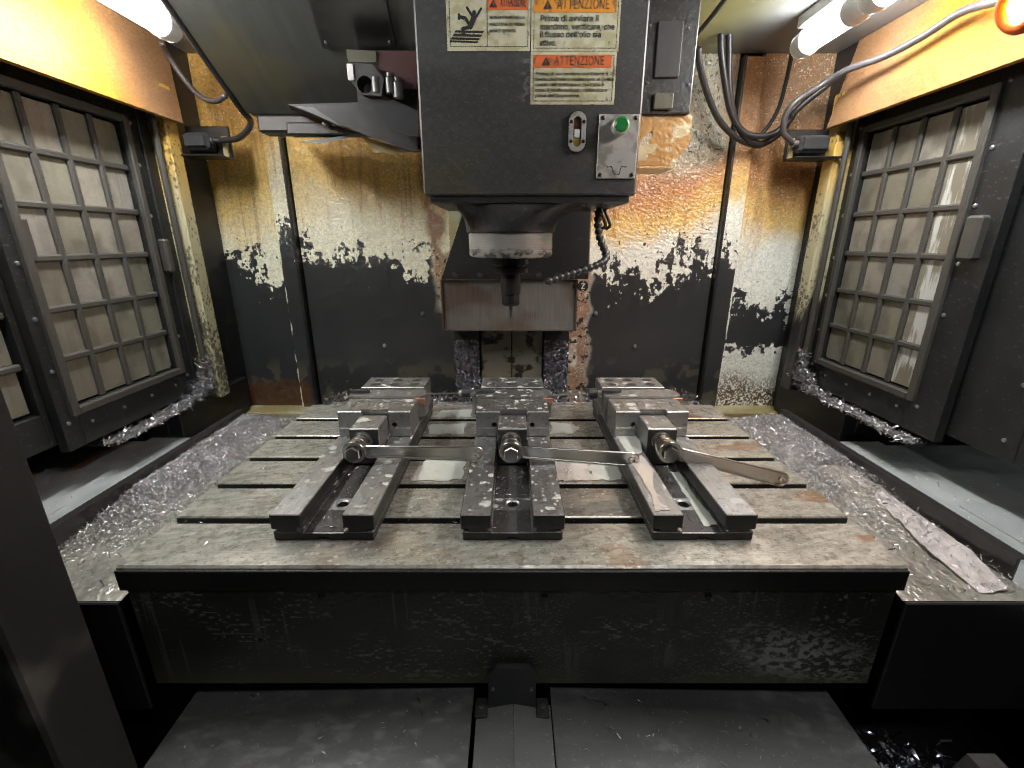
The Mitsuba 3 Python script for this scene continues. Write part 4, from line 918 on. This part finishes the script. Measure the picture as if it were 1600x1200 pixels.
puddle([(.63 + .02, .612), (.0, 0), (.1, 0)] if False else [(.80, .625), (.862, .64), (.893, .74), (.896, .90), (.896, 1.07), (.872, 1.08), (.852, .96), (.835, .85), (.812, .74)], -.0665, 'long pale foam puddle in the right trough along the black lip', 'mat_foam', .004, .0015)
zr = .0525
pz_ = lambda u, v, z=.052: tuple(at(u, v, z=z)[:2])
puddle([pz_(985, 722), pz_(1002, 712), pz_(1022, 735), pz_(1020, 760), pz_(1032, 785), pz_(1048, 798), pz_(1024, 800), pz_(1018, 775), pz_(1004, 750)], zr, 'pinkish puddle on the left rail of the right vise', 'mat_film_warm_lit', .003, .0008)
puddle([pz_(962, 680), pz_(998, 680), pz_(1004, 708), pz_(985, 712), pz_(975, 700)], zr, 'pale puddle on the right vise rail beside its jaw', 'mat_film', .002, .0008)
puddle([pz_(1048, 738, .0155), pz_(1066, 736, .0155), pz_(1078, 765, .0155), pz_(1092, 785, .0155), pz_(1112, 806, .0155), pz_(1122, 820, .0155), pz_(1100, 822, .0155), pz_(1084, 795, .0155), pz_(1066, 766, .0155)], .0156, 'wavy pale green puddle in the channel of the right vise', 'mat_film', .003, .0008)

# ------------------------------------------------------------------ metal chips
def chips(n, pos, size, rng, lift=1.0):
    """n small curled strips at the points pos (n, 3)"""
    K = 4; L = size * rng.uniform(.5, 1.7, n); W = L * rng.uniform(.07, .2, n); cur = rng.uniform(-2.6, 2.6, n); tw_ = rng.uniform(-1.2, 1.2, n)
    t_ = np.linspace(-.5, .5, K + 1)
    ang = t_[None] * cur[:, None]; safe = np.where(np.abs(cur) < .2, .2, cur)
    x = np.sin(t_[None] * safe[:, None]) / safe[:, None] * L[:, None]; z = (1 - np.cos(t_[None] * safe[:, None])) / safe[:, None] * L[:, None]
    wd_ = W[:, None] * .5; c_, s_ = np.cos(tw_[:, None] * t_[None]), np.sin(tw_[:, None] * t_[None])
    A = np.stack([x, wd_ * c_, z + wd_ * s_], -1); B = np.stack([x, -wd_ * c_, z - wd_ * s_], -1)
    V = np.stack([A, B], 2)                                                       # n, K+1, 2, 3
    q = rng.normal(size=(n, 4)); q[:, 1] *= .45 * lift; q[:, 2] *= .45 * lift; q /= np.linalg.norm(q, axis=1, keepdims=True)
    w_, i_, j_, k_ = q.T
    R = np.stack([np.stack([1 - 2 * (j_ * j_ + k_ * k_), 2 * (i_ * j_ - k_ * w_), 2 * (i_ * k_ + j_ * w_)], -1), np.stack([2 * (i_ * j_ + k_ * w_), 1 - 2 * (i_ * i_ + k_ * k_), 2 * (j_ * k_ - i_ * w_)], -1),
                  np.stack([2 * (i_ * k_ - j_ * w_), 2 * (j_ * k_ + i_ * w_), 1 - 2 * (i_ * i_ + j_ * j_)], -1)], 1)
    V = np.einsum('nij,nabj->nabi', R, V) + pos[:, None, None]
    base = np.arange(n)[:, None] * (K + 1) * 2; f = []
    for a in range(K):
        f += [base + np.array([[2 * a, 2 * a + 1, 2 * a + 3]]), base + np.array([[2 * a, 2 * a + 3, 2 * a + 2]])]
    return trimesh.Trimesh(V.reshape(-1, 3), np.vstack(f), process=False)
def stuff(name, mesh, mat, lab):
    k = numbered(name); scene[k] = mikit.ply(mesh, mat); labels[k] = {'kind': 'stuff', 'label': lab, 'category': 'metal chips'}
r_ = np.random.default_rng(11)
def trough_pos(n, s):
    g = r_.random(n); x = .664 + .236 * np.sqrt(r_.random(n)) ; y = .62 + .785 * r_.random(n)
    keep_ = r_.random(n) < np.clip((y - .70) / .35, .04, 1) * np.clip((x - .66) / .12, .08, 1) * (1.0 if s < 0 else np.where((y < 1.08) & (x > .80), .1, 1))
    x, y = x[keep_], y[keep_]
    z = -.050 - .022 * (x - .652) / .254 + .016 * r_.random(len(x)) * np.clip((x - .74) / .1, 0.2, 1) * np.clip((y - .75) / .2, 0.2, 1) + .012 * np.clip((x - .76) / .1, 0, 1) * np.clip((y - .75) / .2, 0, 1)
    return np.c_[s * x, y, z]
for s, lab in ((-1, 'fine silvery metal chips heaped in the left trough'), (1, 'fine silvery metal chips lying in the right trough')):
    p_ = trough_pos(42000, s); stuff('metal_chips', chips(len(p_), p_, .0075, r_), 'mat_chip', lab)
n = 3500; p_ = np.c_[r_.uniform(-.64, .64, n), r_.uniform(1.39, 1.55, n), -.05 + .05 * r_.random(n)]
stuff('metal_chips', chips(n, p_, .013, r_), 'mat_chip_dark', 'dark metal chips heaped behind the table between the vises')
for s, lab, y0, y1 in ((-1, 'bright metal chips piled on the left door sill and up its post', 1.08, 1.50), (1, 'bright metal chips piled on the right door sill and up its post', 1.08, 1.60)):
    n = 2300; t_ = r_.random(n); pile = np.exp(-((1 - t_) * (y1 - y0) / .10) ** 2)
    p_ = np.c_[s * (1.056 + .013 * r_.normal(size=n)), y0 + (y1 - y0) * t_, .002 + (.007 + .05 * pile) * r_.random(n) * (.3 + 1.4 * meshkit.noise(np.c_[t_ * 14 + s, t_ * 0, t_ * 0]))]
    m = 900; q_ = np.c_[s * (1.03 + .02 * r_.random(m)), y1 - .06 + .09 * r_.random(m), .03 + .11 * r_.random(m) ** 1.6]
    p_ = np.vstack([p_, q_]); stuff('metal_chips', chips(len(p_), p_, .014 * (.6 + .9 * r_.random(len(p_)) ** 3), r_, 2.0), 'mat_chip', lab)
for x0, x1, lab in ((-.205, -.12, 'dark chips clinging to the left column rail'), (.117, .203, 'dark chips clinging to the right column rail')):
    n = 1300; p_ = np.c_[r_.uniform(x0, x1, n), 1.584 - .012 * r_.random(n), r_.uniform(-.03, .17, n)]
    stuff('metal_chips', chips(n, p_, .010, r_, 3.0), 'mat_chip_dark', lab)
n = 500; p_ = np.c_[.69 + .05 * r_.normal(size=n), .53 + .04 * r_.normal(size=n), -.40 + .03 * r_.random(n)]
stuff('metal_chips', chips(n, p_, .02, r_, 2.0), 'mat_chip_dark', 'small dark heap of chips on the machine base at the lower right')
n = 700; sx = np.where(r_.random(n) < .5, -1, 1); p_ = np.c_[sx * r_.uniform(.93, 1.30, n), r_.uniform(.62, 1.25, n), np.full(n, -.087)]
p_ = p_[(sx > 0) | (np.abs(p_[:, 0]) > 1.02)]
stuff('metal_chips', chips(len(p_), p_, .007, r_, .3), 'mat_chip', 'single small chips scattered over the chute plates')
n = 420; p_ = np.c_[r_.uniform(-.62, .62, n), r_.uniform(.62, 1.36, n), np.full(n, .0025)]
stuff('metal_chips', chips(n, p_, .006, r_, .3), 'mat_chip', 'tiny loose chips scattered over the machine table')

n = 420; i_ = r_.integers(0, 3, n); p_ = np.c_[np.array(VX)[i_] + r_.uniform(-.034, .032, n), r_.uniform(.69, .93, n), np.full(n, .0165)]
m = 700; q_ = np.c_[r_.uniform(-.64, .64, m), np.array(slots)[r_.integers(0, 5, m)] + r_.uniform(-.008, .008, m), r_.uniform(-.028, -.012, m)]
p_ = np.vstack([p_, q_]); stuff('metal_chips', chips(len(p_), p_, .0065, r_, .8), 'mat_chip_dark', 'small chips caught in the vise channels and table slots')

n = 500; p_ = np.c_[r_.uniform(.80, .896, n), r_.uniform(.63, 1.06, n), np.full(n, -.0625)]
stuff('metal_chips', chips(n, p_, .007, r_, .5), 'mat_chip', 'loose chips stuck in the foam of the right trough')

n = 260; p_ = np.c_[r_.uniform(-.58, .58, n), r_.uniform(.46, .72, n), np.zeros(n)]; p_[:, 2] = -.300 - .052 * np.clip(np.abs(p_[:, 0]) - .072, 0, 1) / .558 * 1.0 + .0035
p_ = p_[np.abs(p_[:, 0]) > .09]
stuff('metal_chips', chips(len(p_), p_, .007, r_, .4), 'mat_chip', 'stray chips lying on the sloping way cover')
